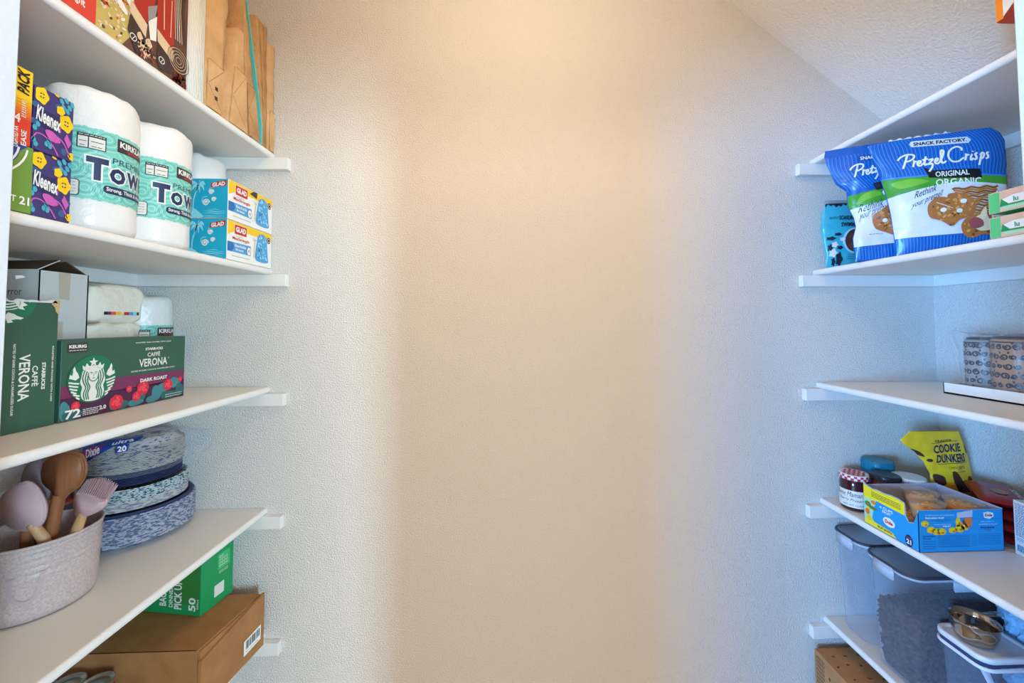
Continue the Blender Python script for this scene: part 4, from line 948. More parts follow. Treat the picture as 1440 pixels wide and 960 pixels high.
# rear pretzel bag
t = thing('snack_bag', (1.02, -.20, z0), 'rear blue pretzel crisp bag, half hidden by the front one', 'snack bag', 'blue pretzel crisp bags')
B = Bag((.97, -.17, z0+.001), (.9, -.436, 0), .335, [(0, 2.2), (6.5, 1.8), (10, 2.6), (12.7, 2.2), (16, .9), (20.6, .7), (23, -1.7), (29, -3.7), (31.7, -4.3), (33.5, -4.0)], [(0, 20), (20, 19), (33.5, 18)], .022, seed=4, wr=.005)
m = MB(); B.mesh(m, 'pz_blue'); P = Panel(m, B.fn, fine=.6, step=.0006)
B.band(P, lambda u: 4.0+.9*u, lambda u: 15.4+3.0*u, 'pz_white', 1); B.band(P, lambda u: 15.0+3.4*min(u, .6), lambda u: 19.0+2.6*min(u, .7), 'pz_green', 2)
P.poly(smooth_curve([(2.6, 16.2), (5, 17.2), (8, 18.2), (7, 19.4), (4, 18.8)], 4), 'pz_green2', 3)
pstripes(B, P, lambda u: .3, lambda u: 3.8+.9*u, 26, 0); pstripes(B, P, lambda u: 20.2+2*min(u, .7), lambda u: 31.0, 26)
P.rrect(3.4, 28.6, 11.0, 30.2, .3, 'pz_dark', 2); P.text('SNACK FACTORY', 3.7, 28.8, 14, 29.9, 'white', 3, .03)
script(P, 2.2, 24.0, 3.2, 3.3, 'white', 4, rise=.12, upto=7)
P.poly([(6.2, 21.6), (13, 22.8), (13, 20.4), (7.0, 19.6)], 'black', 4)
P.text('O', 8.2, 17.8, 10.2, 19.8, 'white', 5, .03)
P.text('Rethink', 3.0, 14.3, 8.4, 16.6, 'script', 3, -.005, shear=.4, slope=1.4); P.text('your pretzel!', 3.2, 12.2, 9.6, 15.0, 'script', 3, -.005, shear=.4, slope=2.0)
pretzel(P, [(6.0, 12.3), (7.6, 13.6), (10.6, 15.6), (10.9, 11), (11.2, 6.6), (8.6, 7.6), (6.4, 9.0)], 4, 3, [(8.5, 10.8)])
P.lines(5.2, 7.0, 8.2, 7.6, 1, 'script', 3, .12)
m.build('bag', t)
# front pretzel bag
t = thing('snack_bag', (1.08, -.31, z0), 'front blue pretzel crisp bag with full pretzel picture', 'snack bag', 'blue pretzel crisp bags')
B = Bag((.97, -.25, z0+.001), (.9, -.436, 0), .309, [(0, 5.4), (5.5, 5.0), (11.3, 4.5), (15.6, 3.8), (21.2, 2.7), (26.3, 1.5), (30.2, .2), (30.9, .6)], [(0, 26.0), (7, 26.6), (14, 26.8), (21, 27.1), (27.3, 27.0), (29.3, 26.2), (30.9, 24.6)], .030, seed=11)
m = MB(); B.mesh(m, 'pz_blue'); P = Panel(m, B.fn, fine=.6, step=.0006)
B.band(P, lambda u: 4.4+.2*u, lambda u: 15.6+2.0*math.sin(min(1, u*1.5)*1.57)-3.0*max(0, u-.6), 'pz_white', 1)
B.band(P, lambda u: 15.4+2.1*math.sin(min(1, u*1.5)*1.57)-3.4*max(0, u-.55), lambda u: 20.6-2.6*u, 'pz_green', 2)
B.band(P, lambda u: 20.5-2.6*u, lambda u: 20.9-2.6*u, 'pz_stripe', 3)
blob(P, [(4.5, 19.2), (8, 19.5), (11.5, 18.4), (9, 17.6), (6, 17.4)], 'pz_green2', 3)
pstripes(B, P, lambda u: .3, lambda u: 4.3, 34, 0); pstripes(B, P, lambda u: 21.0-2.6*u, lambda u: 30.6, 36)
P.poly([(8.8, 28.1), (19.6, 27.2), (20.2, 28.0), (19.6, 29.0), (8.9, 29.8), (8.4, 29)], 'pz_white', 2); P.text('SNACK FACTORY.', 9.2, 28.0, 19.4, 29.0, 'script', 3, .04, slope=-.7)
script(P, 6.8, 22.6, 3.35, 3.3, 'white', 4); P.lines(14, 20.9, 20.6, 21.3, 1, 'pz_stripe', 3, .12)
P.poly([(10.6, 22.2), (12.0, 21.0), (21.2, 20.2), (21.4, 17.7), (11.4, 19.2)], 'black', 4); P.text('ORIGINAL', 12.6, 19.0, 19.0, 20.4, 'white', 5, .02, slope=-.3)
P.text('ORGANIC', 12.6, 16.5, 21.2, 18.3, 'white', 5, .02, slope=-.6)
P.text('Rethink', 8.6, 15.0, 12.8, 16.7, 'script', 3, 0, shear=.4, slope=1.5); P.text('your pretzel!', 8.0, 12.7, 14.0, 14.6, 'script', 3, 0, shear=.4, slope=2.6)
for k in range(13):
    y = 15.6-.55*k; l = 15.6+.25*k if k < 4 else 17.4
    pts = [(l+.6*q, y+.22*math.sin(q*1.3+k)) for q in range(int((25.2-l)/.6))]
    P.stroke(pts, .5, 'pretz' if k % 2 else 'pretz_d', 3); P.stroke([(a, b+.12) for a, b in pts], .14, 'pretz_l', 4)
pretzel(P, [(14.6, 14.0), (16.4, 14.6), (18.6, 13.6), (19.9, 11.4), (19.6, 9.0), (18.0, 8.6), (16, 10)], 5, 8, [(17.6, 12.4)])
pretzel(P, [(11.0, 12.1), (12.6, 13.9), (14.6, 13.6), (16.4, 12.2), (18.2, 11.4), (18.5, 8.6), (16.8, 7.8), (15.4, 6.4), (13.4, 8.0), (11.3, 9.2)], 7, 5, [(13.8, 10.6), (16.8, 10.1)])
pretzel(P, [(17.1, 6.8), (18.8, 8.6), (22, 8.8), (24.4, 7.0), (24.0, 3.4), (21.6, 4.0), (18.9, 3.2), (17.4, 4.6)], 9, 6)
blob(P, [(18.6, 6.6), (20, 8.4), (22.2, 9.0), (23.8, 7.2), (23.6, 5.4), (20.8, 4.8)], 'cheese', 11)
blob(P, [(18.4, 6.8), (19.4, 8.2), (21.0, 7.4), (21.2, 6.0), (19.4, 5.4)], 'meat', 12); blob(P, [(20.6, 8.8), (21.6, 10.6), (22.0, 8.8), (23.4, 7.6), (22, 7.0), (21, 7.6)], 'cheese', 12); blob(P, [(21.8, 9.2), (22.6, 8.6), (22.8, 7.2), (22.2, 7.8)], 'meat', 13)
P.ell(24.8, 14.2, .8, .5, 'pz_white', 5); P.text('U', 24.5, 13.9, 25.1, 14.5, 'script', 6)
P.stroke([(12.5, 12.6), (15.6, 10.8)], .12, 'white', 10)
m.build('bag', t)
m = MB()
for k in range(40):
    u = k/39; y = .309; l, r = B.LR(y); 
pts = [(5+(k*.5), 30.9+.25*math.sin(k*1.7)+.15*math.sin(k*3.1)) for k in range(26)]
# crimped strip along the torn opening
rows = [[B.fn(x/100, .3085, 0)+Vector((0, .004, 0)) for x, y in pts], [B.fn(x/100, .3085, 0)+Vector((0, .006, (y-30.6)/100+.002)) for x, y in pts]]
m.grid(rows, 'pz_white', True); m.build('torn_strip', t)
# teal bag
M('tb', (60, 176, 196), .3, coat=.3); M('tb_d', (26, 40, 56), .4); M('tb_l', (160, 220, 232), .35); M('choc', (84, 52, 44), .4); M('nut', (176, 170, 74), .4)
t = thing('snack_bag', (1.05, -.04, z0), 'small teal snack bag of dark chocolate pieces by the back wall', 'snack bag')
B = Bag((1.0, -.055, z0+.001), (1, -.12, 0), .215, [(0, .4), (4, .5), (6.7, -.1), (12.5, -.8), (17.4, -.4), (19.6, .5), (21.5, .4)], [(0, 11), (12, 11.4), (21.5, 10.6)], .020, seed=21)
m = MB(); B.mesh(m, 'tb', 60, 80); P = Panel(m, B.fn, fine=.9, step=.0006)
B.band(P, lambda u: 20.3, lambda u: 21.3, 'grey', 1, n=12)
P.poly([(.6, 20.4)]+[(.6+.7*k, 19.2+.7*(k % 2)+.3*math.sin(k)) for k in range(14)]+[(10.2, 20.4)], 'tb_d', 2)
P.text('DARK CHOCOLATE', 1.2, 15.2, 3.6, 15.9, 'script', 3); P.text('SCANDINAVIAN', 3.8, 14.8, 11, 16.2, 'tb_d', 3, .04); P.text('SWIMMERS', 4.2, 12.6, 10.2, 14.0, 'tb_d', 3, .04)
P.ell(8.2, 8.2, 3.7, 4.0, 'tb_l', 2, n=28); P.ell(8.4, 8.2, 3.3, 3.6, 'choc', 3, n=28); P.ell(8.8, 7.4, 1.0, 1.2, 'nut', 4); P.ell(7.2, 9.4, 1.2, .9, 'pic_brown', 4); P.ell(7.0, 6.6, 1.0, .8, 'pic_brown', 4)
for x, y, a, b, c in ((1.4, 9.0, 1.2, .6, 'tb_d'), (3.2, 10.2, 1.0, .5, 'tb_d'), (2.4, 7.0, .8, .9, 'offwhite'), (4.4, 8.6, .7, .6, 'offwhite'), (1.2, 6.0, .6, 1.2, 'tb_d'), (3.8, 6.0, .8, .6, 'tb_d'), (3.6, 2.4, .9, 2.2, 'tb_d'), (2.0, 4.4, 1.0, 1.4, 'pz_white'), (2.1, 1.6, .5, 1.4, 'tb_d')): P.ell(x, y, a, b, c, 4, n=10, wob=.2)
P.lines(6.0, 2.2, 8.2, 4.0, 3, 'tb_d', 3, .14, 3); P.lines(8.8, 1.4, 10.6, 2.4, 2, 'tb_d', 3, .12, 6)
m.build('bag', t)
# two green packs
M('gp', (88, 196, 120), .35); M('gp_d', (24, 150, 84), .35); M('gp_l', (170, 220, 180), .35); M('gp_p', (226, 186, 160), .4)
def gpack(z, label):
    t = thing('green_pack', (1.06, -.57, z), label, 'snack pack', 'stacked green snack packs')
    m = MB(); x0, x1, y0, y1, h = 1.012, 1.115, -.70, -.487, .051
    n = 14; rows = []
    for i in range(n+1):
        u = i/n; x = x0+(x1-x0)*u; zz_ = z+.001+h*.86+h*.13*math.sin(PI*u)
        rows.append([(x, y0+(y1-y0)*j/8, zz_) for j in range(9)])
    m.grid(rows, 'gp_l', True, flip=True)
    m.face([rows[0][0], rows[0][-1], (x0, y1, z+.001), (x0, y0, z+.001)], 'gp_p'); m.face([rows[-1][-1], rows[-1][0], (x1, y0, z+.001), (x1, y1, z+.001)], 'gp')
    m.face([r[-1] for r in rows]+[(x1, y1, z+.001), (x0, y1, z+.001)], 'gp'); m.face([r[0] for r in rows][::-1]+[(x0, y0, z+.001), (x1, y0, z+.001)], 'gp')
    m.face([(x0, y0, z+.001), (x0, y1, z+.001), (x1, y1, z+.001), (x1, y0, z+.001)], 'gp')
    P = Panel(m, F_right(x0, y1, z)); P.rect(.1, .2, 1.9, 4.3, 'gp', 1); P.poly([(2.6, .5), (21, .5), (21, 1.4), (2.2, 1.2)], 'gp_l', 1); P.poly([(1.9, 1.2), (2.2, 2.8), (3.4, 1.5), (21, 1.5), (21, 1.2)], 'gp_d', 2); P.poly([(2.3, 2.6), (3.4, 1.6), (21, 1.6), (21, 3.0), (4, 3.2)], 'white', 1); P.poly([(1.9, 3.3), (21, 3.1), (21, 4.2), (3.0, 4.3)], 'gp_p', 2)
    P.text('lu', 4.2, 1.8, 5.0, 2.8, 'gp_d', 3, .03)
    m.build('packet', t)
gpack(z0, 'lower green snack pack at the right doorway edge'); gpack(z0+.0525, 'upper green snack pack stacked at the right doorway edge')

# ---------------------------------------------------------------- patterned tins on a white tray
z0 = T[2]
t = thing('tray', (1.29, -.40, z0), 'low white box lid used as tray under the patterned tins', 'tray')
m = MB(); x0, x1, y0, y1, h = 1.19, 1.405, -.66, -.222, .031
m.box((x0, y0, z0+.0006), (x1, y1, z0+.006), 'white', 0)
for lo, hi in (((x0, y0, z0+.0006), (x0+.004, y1, z0+h)), ((x1-.004, y0, z0+.0006), (x1, y1, z0+h)), ((x0, y1-.004, z0+.0006), (x1, y1, z0+h)), ((x0, y0, z0+.0006), (x1, y0+.004, z0+h))): m.box(lo, hi, 'white', .0008)
m.build('tray_body', t)
M('tinp', (164, 156, 146), .35); M('tinp2', (182, 138, 104), .35); M('tin_dk', (52, 48, 54), .35); M('tin_lid', (84, 78, 78), .3, metal=.8)
def tin(c, r, h, base, label, seed):
    t = thing('patterned_tin', (c[0], c[1], z0+.007), label, 'tin'); zq = z0+.0065
    m = MB(); m.lathe([(.001, .0005), (r-.003, .0005), (r, .004), (r, h-.006), (r-.002, h-.002), (r-.012, h), (.001, h)], (c[0], c[1], zq), base, 56); m.build('body', t)
    m = MB(); va = math.radians(222); P = Panel(m, lambda x, y, o: Vector((c[0]+(r+.0005+o)*math.cos(va+x/r), c[1]+(r+.0005+o)*math.sin(va+x/r), zq+y)), fine=.8, step=.0004)
    rnd = random.Random(seed); nx = int(PI*r*100/2.3)
    for i in range(-nx, nx+1):
        for j in range(int(h*100/2.4)+1):
            x, y = i*1.55+(j % 2)*.7, 1.2+j*2.35
            if y > h*100-1: continue
            R = rnd.uniform(.5, .85)
            a0 = rnd.uniform(0, 6)
            pts = [(x+R*(1-k/20)*math.cos(a0+k*.6), min(h*100-.5, max(.3, y+R*(1-k/20)*math.sin(a0+k*.6)))) for k in range(15)]
            P.stroke(pts, .34, 'tin_dk', 1)
            if rnd.random() < .5: P.ell(x+.8, y+1.0 if y+1.6 < h*100 else y, .2, .32, 'tin_dk', 1, n=8)
    P.rect(-nx*1.6, .2, nx*1.6, .55, 'tin_dk', 1); P.rect(-nx*1.6, h*100-1.0, nx*1.6, h*100-.7, 'tin_dk', 1)
    m.build('scroll_pattern', t)
    m = MB(); m.lathe([(r-.004, h-.001), (r-.005, h+.004), (r-.012, h+.006), (.001, h+.006)], (c[0], c[1], zq), 'tin_lid', 48); m.build('lid', t)
tin((1.262, -.262), .035, .145, 'tinp', 'narrow grey patterned tin on the white tray, nearest the back wall', 3)
tin((1.252, -.347), .049, .150, 'tinp2', 'wide tan tin with dark scroll pattern at the picture edge', 6)
t = thing('shrink_wrap', (1.255, -.31, z0+.03), 'crinkled clear film stretched around the two patterned tins', 'wrapper')
MT('film2', (240, 244, 250), .05, .06, .2)
m = MB(); rows = []; n = 90
ring = []
for k in range(n):
    a = 2*PI*k/n; best = 0
    d = Vector((math.cos(a), math.sin(a)))
    for c, r in (((1.262, -.262), .0385), ((1.252, -.347), .053)):
        best = max(best, (Vector(c)-Vector((1.255, -.31))).dot(d)+r)
    ring.append((d, best))
for i, (zz_, f) in enumerate(((.009, 1), (.03, 1.0), (.06, .99), (.09, 1.0), (.12, 1.0), (.148, 1.0), (.162, .96), (.168, .8), (.165, .5), (.163, .01))):
    row = []
    for k, (d, b) in enumerate(ring):
        q = Vector((d.x*3, d.y*3, zz_*20)); ww = 1+.035*noise.noise(q*2.3)+.02*noise.noise(q*6)
        rad = b*f*ww if i else b
        row.append((min(1.255+d.x*rad, XR-.02), -.31+d.y*rad, z0+zz_+(.006*noise.noise(q*3) if 0 < i < 9 else 0)))
    rows.append(row)
# a pinched corner pointing up and to the back
for i in (5, 6):
    for k in range(n):
        d = ring[k][0]; g = max(0, d.dot(Vector((-.5, .87))))**18
        p = Vector(rows[i][k]); rows[i][k] = p+Vector((d.x*.012, d.y*.012, .016))*g
m.grid(rows, 'film2', True, closed=True); m.build('film', t)

# ---------------------------------------------------------------- fourth right shelf: jars, yellow bag, fruit box, red packs, white-blue box
z0 = T[3]
M('jam', (64, 18, 24), .12, coat=.5); M('jam2', (96, 40, 26), .12, coat=.5); M('honey', (120, 84, 40), .15, coat=.5); M('ging_w', (236, 226, 226), .35); M('ging_r', (196, 40, 50), .35); M('lid_blk', (38, 40, 42), .3); M('lid_wht', (226, 232, 240), .35); M('lid_teal', (18, 120, 150), .35)
def jar(c, r, h, body, lidm, label, lh=.014, lr=None, cat='jar', deco=None, fr=None):
    t = thing('jar', (c[0], c[1], z0), label, cat); lr = lr or r*.93
    m = MB(); m.lathe([(.001, .001), (r*.8, .001), (r*.97, .004), (r, .012), (r, h*.70), (r*.97, h*.78), (r*.90, h*.84), (r*.87, h*.88), (r*.87, h-.004), (.001, h-.004)], (c[0], c[1], z0), body, 48); m.build('glass', t)
    m = MB(); m.lathe([(lr-.001, h-lh), (lr, h-lh+.001), (lr, h-.002), (lr-.002, h), (lr-.005, h-.0005), (.001, h-.0012)], (c[0], c[1], z0), lidm, 60)
    if lidm == 'ging_w':
        for k in range(0, 30, 2):
            a0 = 2*PI*k/30; 
            P = Panel(m, lambda x, y, o: Vector((c[0]+(lr+o)*math.cos(x*100), c[1]+(lr+o)*math.sin(x*100), z0+h-lh+y)))
            m.face([P.fn(a/100, b, .0003) for a, b in ((a0, 0.0005), (a0+.21, .0005), (a0+.21, lh*.5), (a0, lh*.5))], 'ging_r'); m.face([P.fn(a/100, b, .0003) for a, b in ((a0+.21, lh*.5), (a0+.42, lh*.5), (a0+.42, lh-.002), (a0+.21, lh-.002))], 'ging_r')
        P = Panel(m, F_top(z0+h-.0004, c[0], c[1]))
        s_ = .8
        for i in range(-5, 5):
            for j in range(-5, 5):
                if (i+j) % 2 == 0 and max(math.hypot(i*s_, j*s_), math.hypot((i+1)*s_, (j+1)*s_), math.hypot((i+1)*s_, j*s_), math.hypot(i*s_, (j+1)*s_)) < lr*100-.2: P.rect(i*s_, j*s_, (i+1)*s_, (j+1)*s_, 'ging_r', 2)
    else:
        for k in range(48):
            a = 2*PI*k/48; m.box((-.0006, -.0006, 0), (.0006, .0006, lh-.004), lidm, 0, mx=Matrix.Translation((c[0]+lr*math.cos(a), c[1]+lr*math.sin(a), z0+h-lh+.001)))
    m.build('lid', t)
    if deco:
        m = MB(); va = math.radians(fr); P = Panel(m, lambda x, y, o: Vector((c[0]+(r+.0004+o)*math.cos(va+x/r), c[1]+(r+.0004+o)*math.sin(va+x/r), z0+y)), fine=.7, step=.0003); deco(P); m.build('paper_label', t)
def lab_jam(P):
    P.rect(-5.4, 1.2, 5.4, 6.2, 'offwhite', 1); P.text('Bonne', -4.6, 4.4, -1.8, 5.8, 'black', 2, 0, shear=.3); P.text('Maman', -1.4, 4.4, 2.4, 5.8, 'black', 2, 0, shear=.3); P.text('Cherry Preserve', -4.2, 2.8, 3.4, 3.9, 'black', 2, 0, shear=.3); P.text('NET WT 13 OZ', -2.6, 1.7, 2.6, 2.2, 'black', 2)
jar((1.056, -.075), .037, .108, 'jam', 'ging_w', 'jam jar with red and white gingham lid and paper label', .016, .038, deco=lab_jam, fr=222)
jar((1.110, -.122), .034, .120, 'jam2', 'lid_blk', 'dark jar with black lid, right of the gingham jar', .015, .036)
jar((1.186, -.118), .038, .112, 'honey', 'lid_wht', 'amber jar with wide white lid beside the black lidded one', .017, .040)
jar((1.160, -.045), .040, .136, 'glad_dark', 'lid_teal', 'taller jar with teal blue lid at the back wall', .034, .040)
# yellow bag
M('yb', (255, 204, 44), .4, coat=.2); M('yb_d', (186, 176, 40), .4)
t = thing('cookie_bag', (1.30, -.10, z0), 'crumpled yellow cookie bag leaning in the back corner', 'snack bag')
B = Bag((1.0, -.115, z0+.001), (1, -.05, 0), .245, [(0, 25.0), (8, 24.6), (12, 24.4), (15.5, 22.6), (18.5, 20.0), (20.8, 16.8), (22.0, 16.0), (24.5, 19.0)], [(0, 37.0), (8, 37.2), (16.4, 36.0), (22, 34.2), (24.5, 33.4)], .018, seed=31, wr=.006)
B.interp = Bag.interp.__get__(B)
m = MB(); B.mesh(m, 'yb', 80, 90); P = Panel(m, B.fn, fine=.8, step=.0005)
P.text('TRADER', 25, 21.6, 30.5, 22.2, 'script', 2, .02, slope=.3); P.text('COOKIE', 24.4, 18.6, 32.6, 21.0, 'navy', 3, .03, slope=.6); P.text('DUNKERS', 25.2, 15.8, 33.6, 18.2, 'navy', 3, .03, slope=.5)
P.stroke([(24.2, 21.2), (32.4, 22.0)], .12, 'script', 2); P.stroke([(25.6, 15.2), (34.0, 15.9)], .12, 'script', 2); P.text('CHOCOLATE', 28.4, 14.0, 33.4, 14.7, 'script', 2); P.lines(29, 12.8, 33.6, 13.5, 1, 'script', 2, .14)
blob(P, [(29.2, 12.6), (30.6, 12.8), (35.6, 6.0), (35.4, 3.8), (33.2, 4.6), (30.4, 8.6)], 'choc', 2); blob(P, [(24.8, 12.0), (27.2, 11.6), (27.6, 9.4), (25.4, 9.2)], 'choc', 2); blob(P, [(18.6, 19.4), (21.0, 18.6), (22.4, 17.2), (20.8, 17.6)], 'choc', 2); P.ell(23.6, 16.2, .7, .5, 'choc', 2); blob(P, [(34.0, 20.6), (34.4, 20.6), (34.9, 18.4), (34.3, 18.6)], 'choc', 2); blob(P, [(34.4, 11), (35.8, 11.2), (36.4, 7), (35.4, 7.4)], 'choc', 2)
m.build('bag', t)

# fruit cup box (open tray)
M('fr_blue', (14, 150, 214), .4); M('fr_yel', (246, 222, 24), .4); M('fr_in', (196, 196, 214), .6); M('fr_gold', (250, 196, 28), .4); M('fr_or', (238, 120, 36), .4); M('fr_gr', (90, 130, 50), .4)
t = thing('fruit_cup_box', (1.12, -.24, z0), 'open blue fruit cup box with torn yellow panel', 'box')
x0, x1, y0, y1, h = 1.008, 1.228, -.314, -.160, .103
m = MB(); th = .0016
m.box((x0, y0, z0+.0006), (x1, y1, z0+.0026), 'fr_in', 0)
# front, back, right walls
for lo, hi in (((x0, y0, z0+.0006), (x1, y0+th, z0+h)), ((x0, y1-th, z0+.0006), (x1, y1, z0+h+.004)), ((x1-th, y0, z0+.0006), (x1, y1, z0+h+.002))): m.box(lo, hi, 'fr_in', 0)
# aisle side wall with the curved torn notch near its front end
side = [(0, 0), (15.4, 0), (15.4, 9.8), (14.2, 6.6), (12.9, 6.2), (12.2, 7.4), (12.0, 10.6), (10.4, 11.0), (8.2, 11.0), (6.6, 10.7), (4.0, 10.8), (3.0, 10.5), (1.0, 10.9), (0, 11.6)]
def Fs(x, y, o): return Vector((x0-o, y1-x, z0+.0006+y))
m.outline([(a/100, b/100) for a, b in side], lambda x, y, o: Fs(x, y, -o), th, 'fr_in', 0, 1, False)
P = Panel(m, lambda x, y, o: Fs(x, y, o))
P.poly([(.1, .1), (15.3, .1), (15.3, 9.6), (14.2, 6.5), (12.9, 6.1), (12.1, 7.3), (12.0, 10.5), (10.4, 10.9), (8.2, 10.9), (6.6, 10.6), (4.0, 10.7), (3.0, 10.4), (1.0, 10.8), (.1, 11.4)], 'fr_blue', 1)
P.poly([(.15, 7.2), (4.0, 7.6), (12.0, 7.4), (12.0, 10.4), (10.4, 10.8), (8.2, 10.8), (6.6, 10.5), (4.0, 10.6), (3.0, 10.3), (1.0, 10.7), (.15, 11.2)], 'fr_yel', 2)
P.lines(2.6, 8.2, 11.0, 9.8, 4, 'script', 3, .14, 4)
P.poly([(.15, 7.2), (4.0, 7.6), (3.2, 5.0), (2.6, 2.4), (4, .3), (.15, .3)], 'gp_l', 2); P.poly([(.15, .2), (9.6, .2), (8.4, 1.3), (3.2, 1.6), (1.2, 2.8)], 'fr_yel', 3)
for x, y, a, b, c in ((1.4, 5.8, 1.0, .7, 'fr_gr'), (3.0, 5.2, 1.2, .5, 'fr_gr'), (1.2, 3.6, .7, .8, 'fr_or'), (1.8, 2.0, .8, .7, 'fr_gold'), (3.2, 6.8, .8, .5, 'fr_or'), (1.6, 4.6, .5, .5, 'fr_gold')): P.ell(x, y, a, b, c, 4, n=12)
P.text('4 CUPS', 5.0, 6.2, 8.8, 6.9, 'white', 3, .02); P.text('FRUIT', 5.8, 5.3, 8.2, 6.0, 'white', 3, .02); P.ell(7.6, 3.5, 1.7, 1.2, 'white', 3, n=20); P.text('Dole', 6.5, 3.0, 8.7, 4.0, 'red', 4, .05); P.text('FRUIT BOWLS', 4.2, .6, 8.4, 1.2, 'script', 4, .03)
P.ell(12.9, 1.5, 1.0, 1.5, 'navy', 3, n=20); P.text('21', 12.3, .7, 13.5, 1.9, 'white', 4, .04); P.lines(12.4, 2.1, 13.5, 2.5, 1, 'berry2', 4, .12)
P = Panel(m, F_front(y0, x0, z0+.0006))
P.rect(.1, .1, 21.9, 10.2, 'fr_blue', 1)
P.text('In 100% fruit juice with nothing artificial', 1.9, 8.8, 9.2, 9.2, 'white', 3); P.text('Refreshing fruit!', 1.8, 8.1, 6.6, 8.6, 'white', 3, .03); P.text('energy snack', 4.4, 7.5, 8.2, 7.8, 'navy', 3); P.text('nature made easy', 3.9, 6.6, 8.4, 6.9, 'white', 3); P.text('enjoy!', 6.2, 6.0, 8.2, 6.6, 'white', 3, .02)
for x, y, a, b in ((1.6, 7.0, 1.0, .75), (3.1, 5.5, 1.1, .85), (4.5, 5.0, 1.1, .8), (5.8, 5.0, 1.2, .85), (8.7, 5.3, 1.1, .75), (10.6, 5.7, 1.2, 1.0), (12.0, 6.4, 1.1, 1.2), (10.2, 7.2, .7, 1.2)):
    P.ell(x, y, a, b, 'fr_gold', 3, n=16, wob=.05); P.ell(x-.2, y+.15, a*.5, b*.4, 'fr_yel', 4, n=10); P.ell(x+.3, y-.3, a*.35, b*.3, 'fr_or', 4, n=8)
P.poly([(12.8, 5.6), (13.8, 6.6), (13.7, 8.2), (12.2, 8.4), (11.2, 7.2)], 'fr_or', 4); P.ell(11.6, 7.2, .4, .6, 'pic_brown', 5)
P.poly([(9.8, 8.3), (13.9, 8.5), (14.0, 10.2), (9.9, 9.6)], 'fr_in', 5)
P.poly([(16.8, 9.5), (18.1, 9.7), (19.4, 9.4), (19.5, 8.5), (18.4, 7.9), (17.0, 8.2)], 'white', 4); P.text('Dole', 17.2, 8.5, 19.1, 9.2, 'red', 5, .05)
P.text('high in vitamin C', 16.2, 7.1, 19.6, 7.4, 'white', 3); P.text('no artificial sweeteners', 15.6, 6.5, 20.4, 6.8, 'white', 3); P.text('Ingredients', 16.0, 5.5, 19.6, 6.1, 'navy', 3, .03); P.text('pineapple', 17.0, 5.0, 18.8, 5.4, 'navy', 3)
M('fr_ink', (12, 90, 150), .4)
P.text('Nutrition', .9, 3.7, 4.2, 4.2, 'fr_ink', 3, .03); P.text('Facts', .9, 3.1, 3.0, 3.6, 'fr_ink', 3, .03); P.lines(.9, .6, 4.2, 2.9, 4, 'fr_ink', 3, .16, 1); P.lines(4.8, 1.6, 13.0, 4.2, 7, 'fr_ink', 3, .1, 2); P.rect(4.8, 1.25, 13, 1.4, 'fr_ink', 3); P.lines(13.6, 1.4, 14.9, 4.2, 6, 'fr_ink', 3, .1, 3); P.lines(15.4, 1.6, 21.2, 4.4, 7, 'fr_ink', 3, .1, 5)
P.stroke([(.2, 7.9), (21.8, 8.0)], .05, 'fr_ink', 2)
m.build('carton', t)
m = MB(); P = Panel(m, lambda x, y, o: Vector((x0+.0022-o, y1-x, z0+.0006+y)))
m.build('inner_lining', t) if m.F else None
# plastic cups inside the box
M('fruit_syrup', (236, 150, 40), .25, coat=.4); M('fruit_bits', (240, 176, 60), .35); MT('cup_plastic', (246, 236, 220), .07, .06)
def cup(c, z, label, tilt=0):
    t = thing('fruit_cup', (c[0], c[1], z), label, 'fruit cup', 'fruit cups inside the blue box')
    r = .036
    m = MB(); m.lathe([(.001, .001), (r*.72, .001), (r*.80, .005), (r*.9, .030), (r*.92, .0385), (.001, .0385)], (c[0], c[1], z), 'fruit_syrup', 36)
    rnd = random.Random(int(c[0]*1e4))
    for k in range(16):
        a = rnd.uniform(0, 6.3); q = rnd.uniform(0, r*.72); b = bmesh.new(); bmesh.ops.create_icosphere(b, subdivisions=1, radius=.006); 
        bmesh.ops.transform(b, matrix=Matrix.Translation((c[0]+q*math.cos(a), c[1]+q*math.sin(a), z+.036)), verts=b.verts); m.bm(b, 'fruit_bits', True)
    m.build('fruit', t)
    m = MB(); m.lathe([(r*.75, .0005), (r*.84, .005), (r*.95, .036), (r*.96, .0475), (r*1.08, .048), (r*1.08, .0495), (r*.95, .0495), (r*.5, .0488), (.001, .0485)], (c[0], c[1], z), 'cup_plastic', 40)
    m.build('plastic_cup', t)
for c, z, l in (((1.0525, -.272), z0+.003, 'fruit cup in the torn front corner of the blue box'), ((1.108, -.2), z0+.003, 'lower fruit cup near the back wall of the blue box'), ((1.135, -.272), z0+.003, 'lower fruit cup behind the nutrition panel'), ((1.187, -.2), z0+.003, 'lower fruit cup at the back right of the blue box'),
                ((1.132, -.203), z0+.054, 'topmost fruit cup in the middle of the blue box'), ((1.182, -.265), z0+.054, 'upper fruit cup at the right end of the blue box'), ((1.085, -.262), z0+.0535, 'upper fruit cup next to the torn corner')): cup(c, z, l)

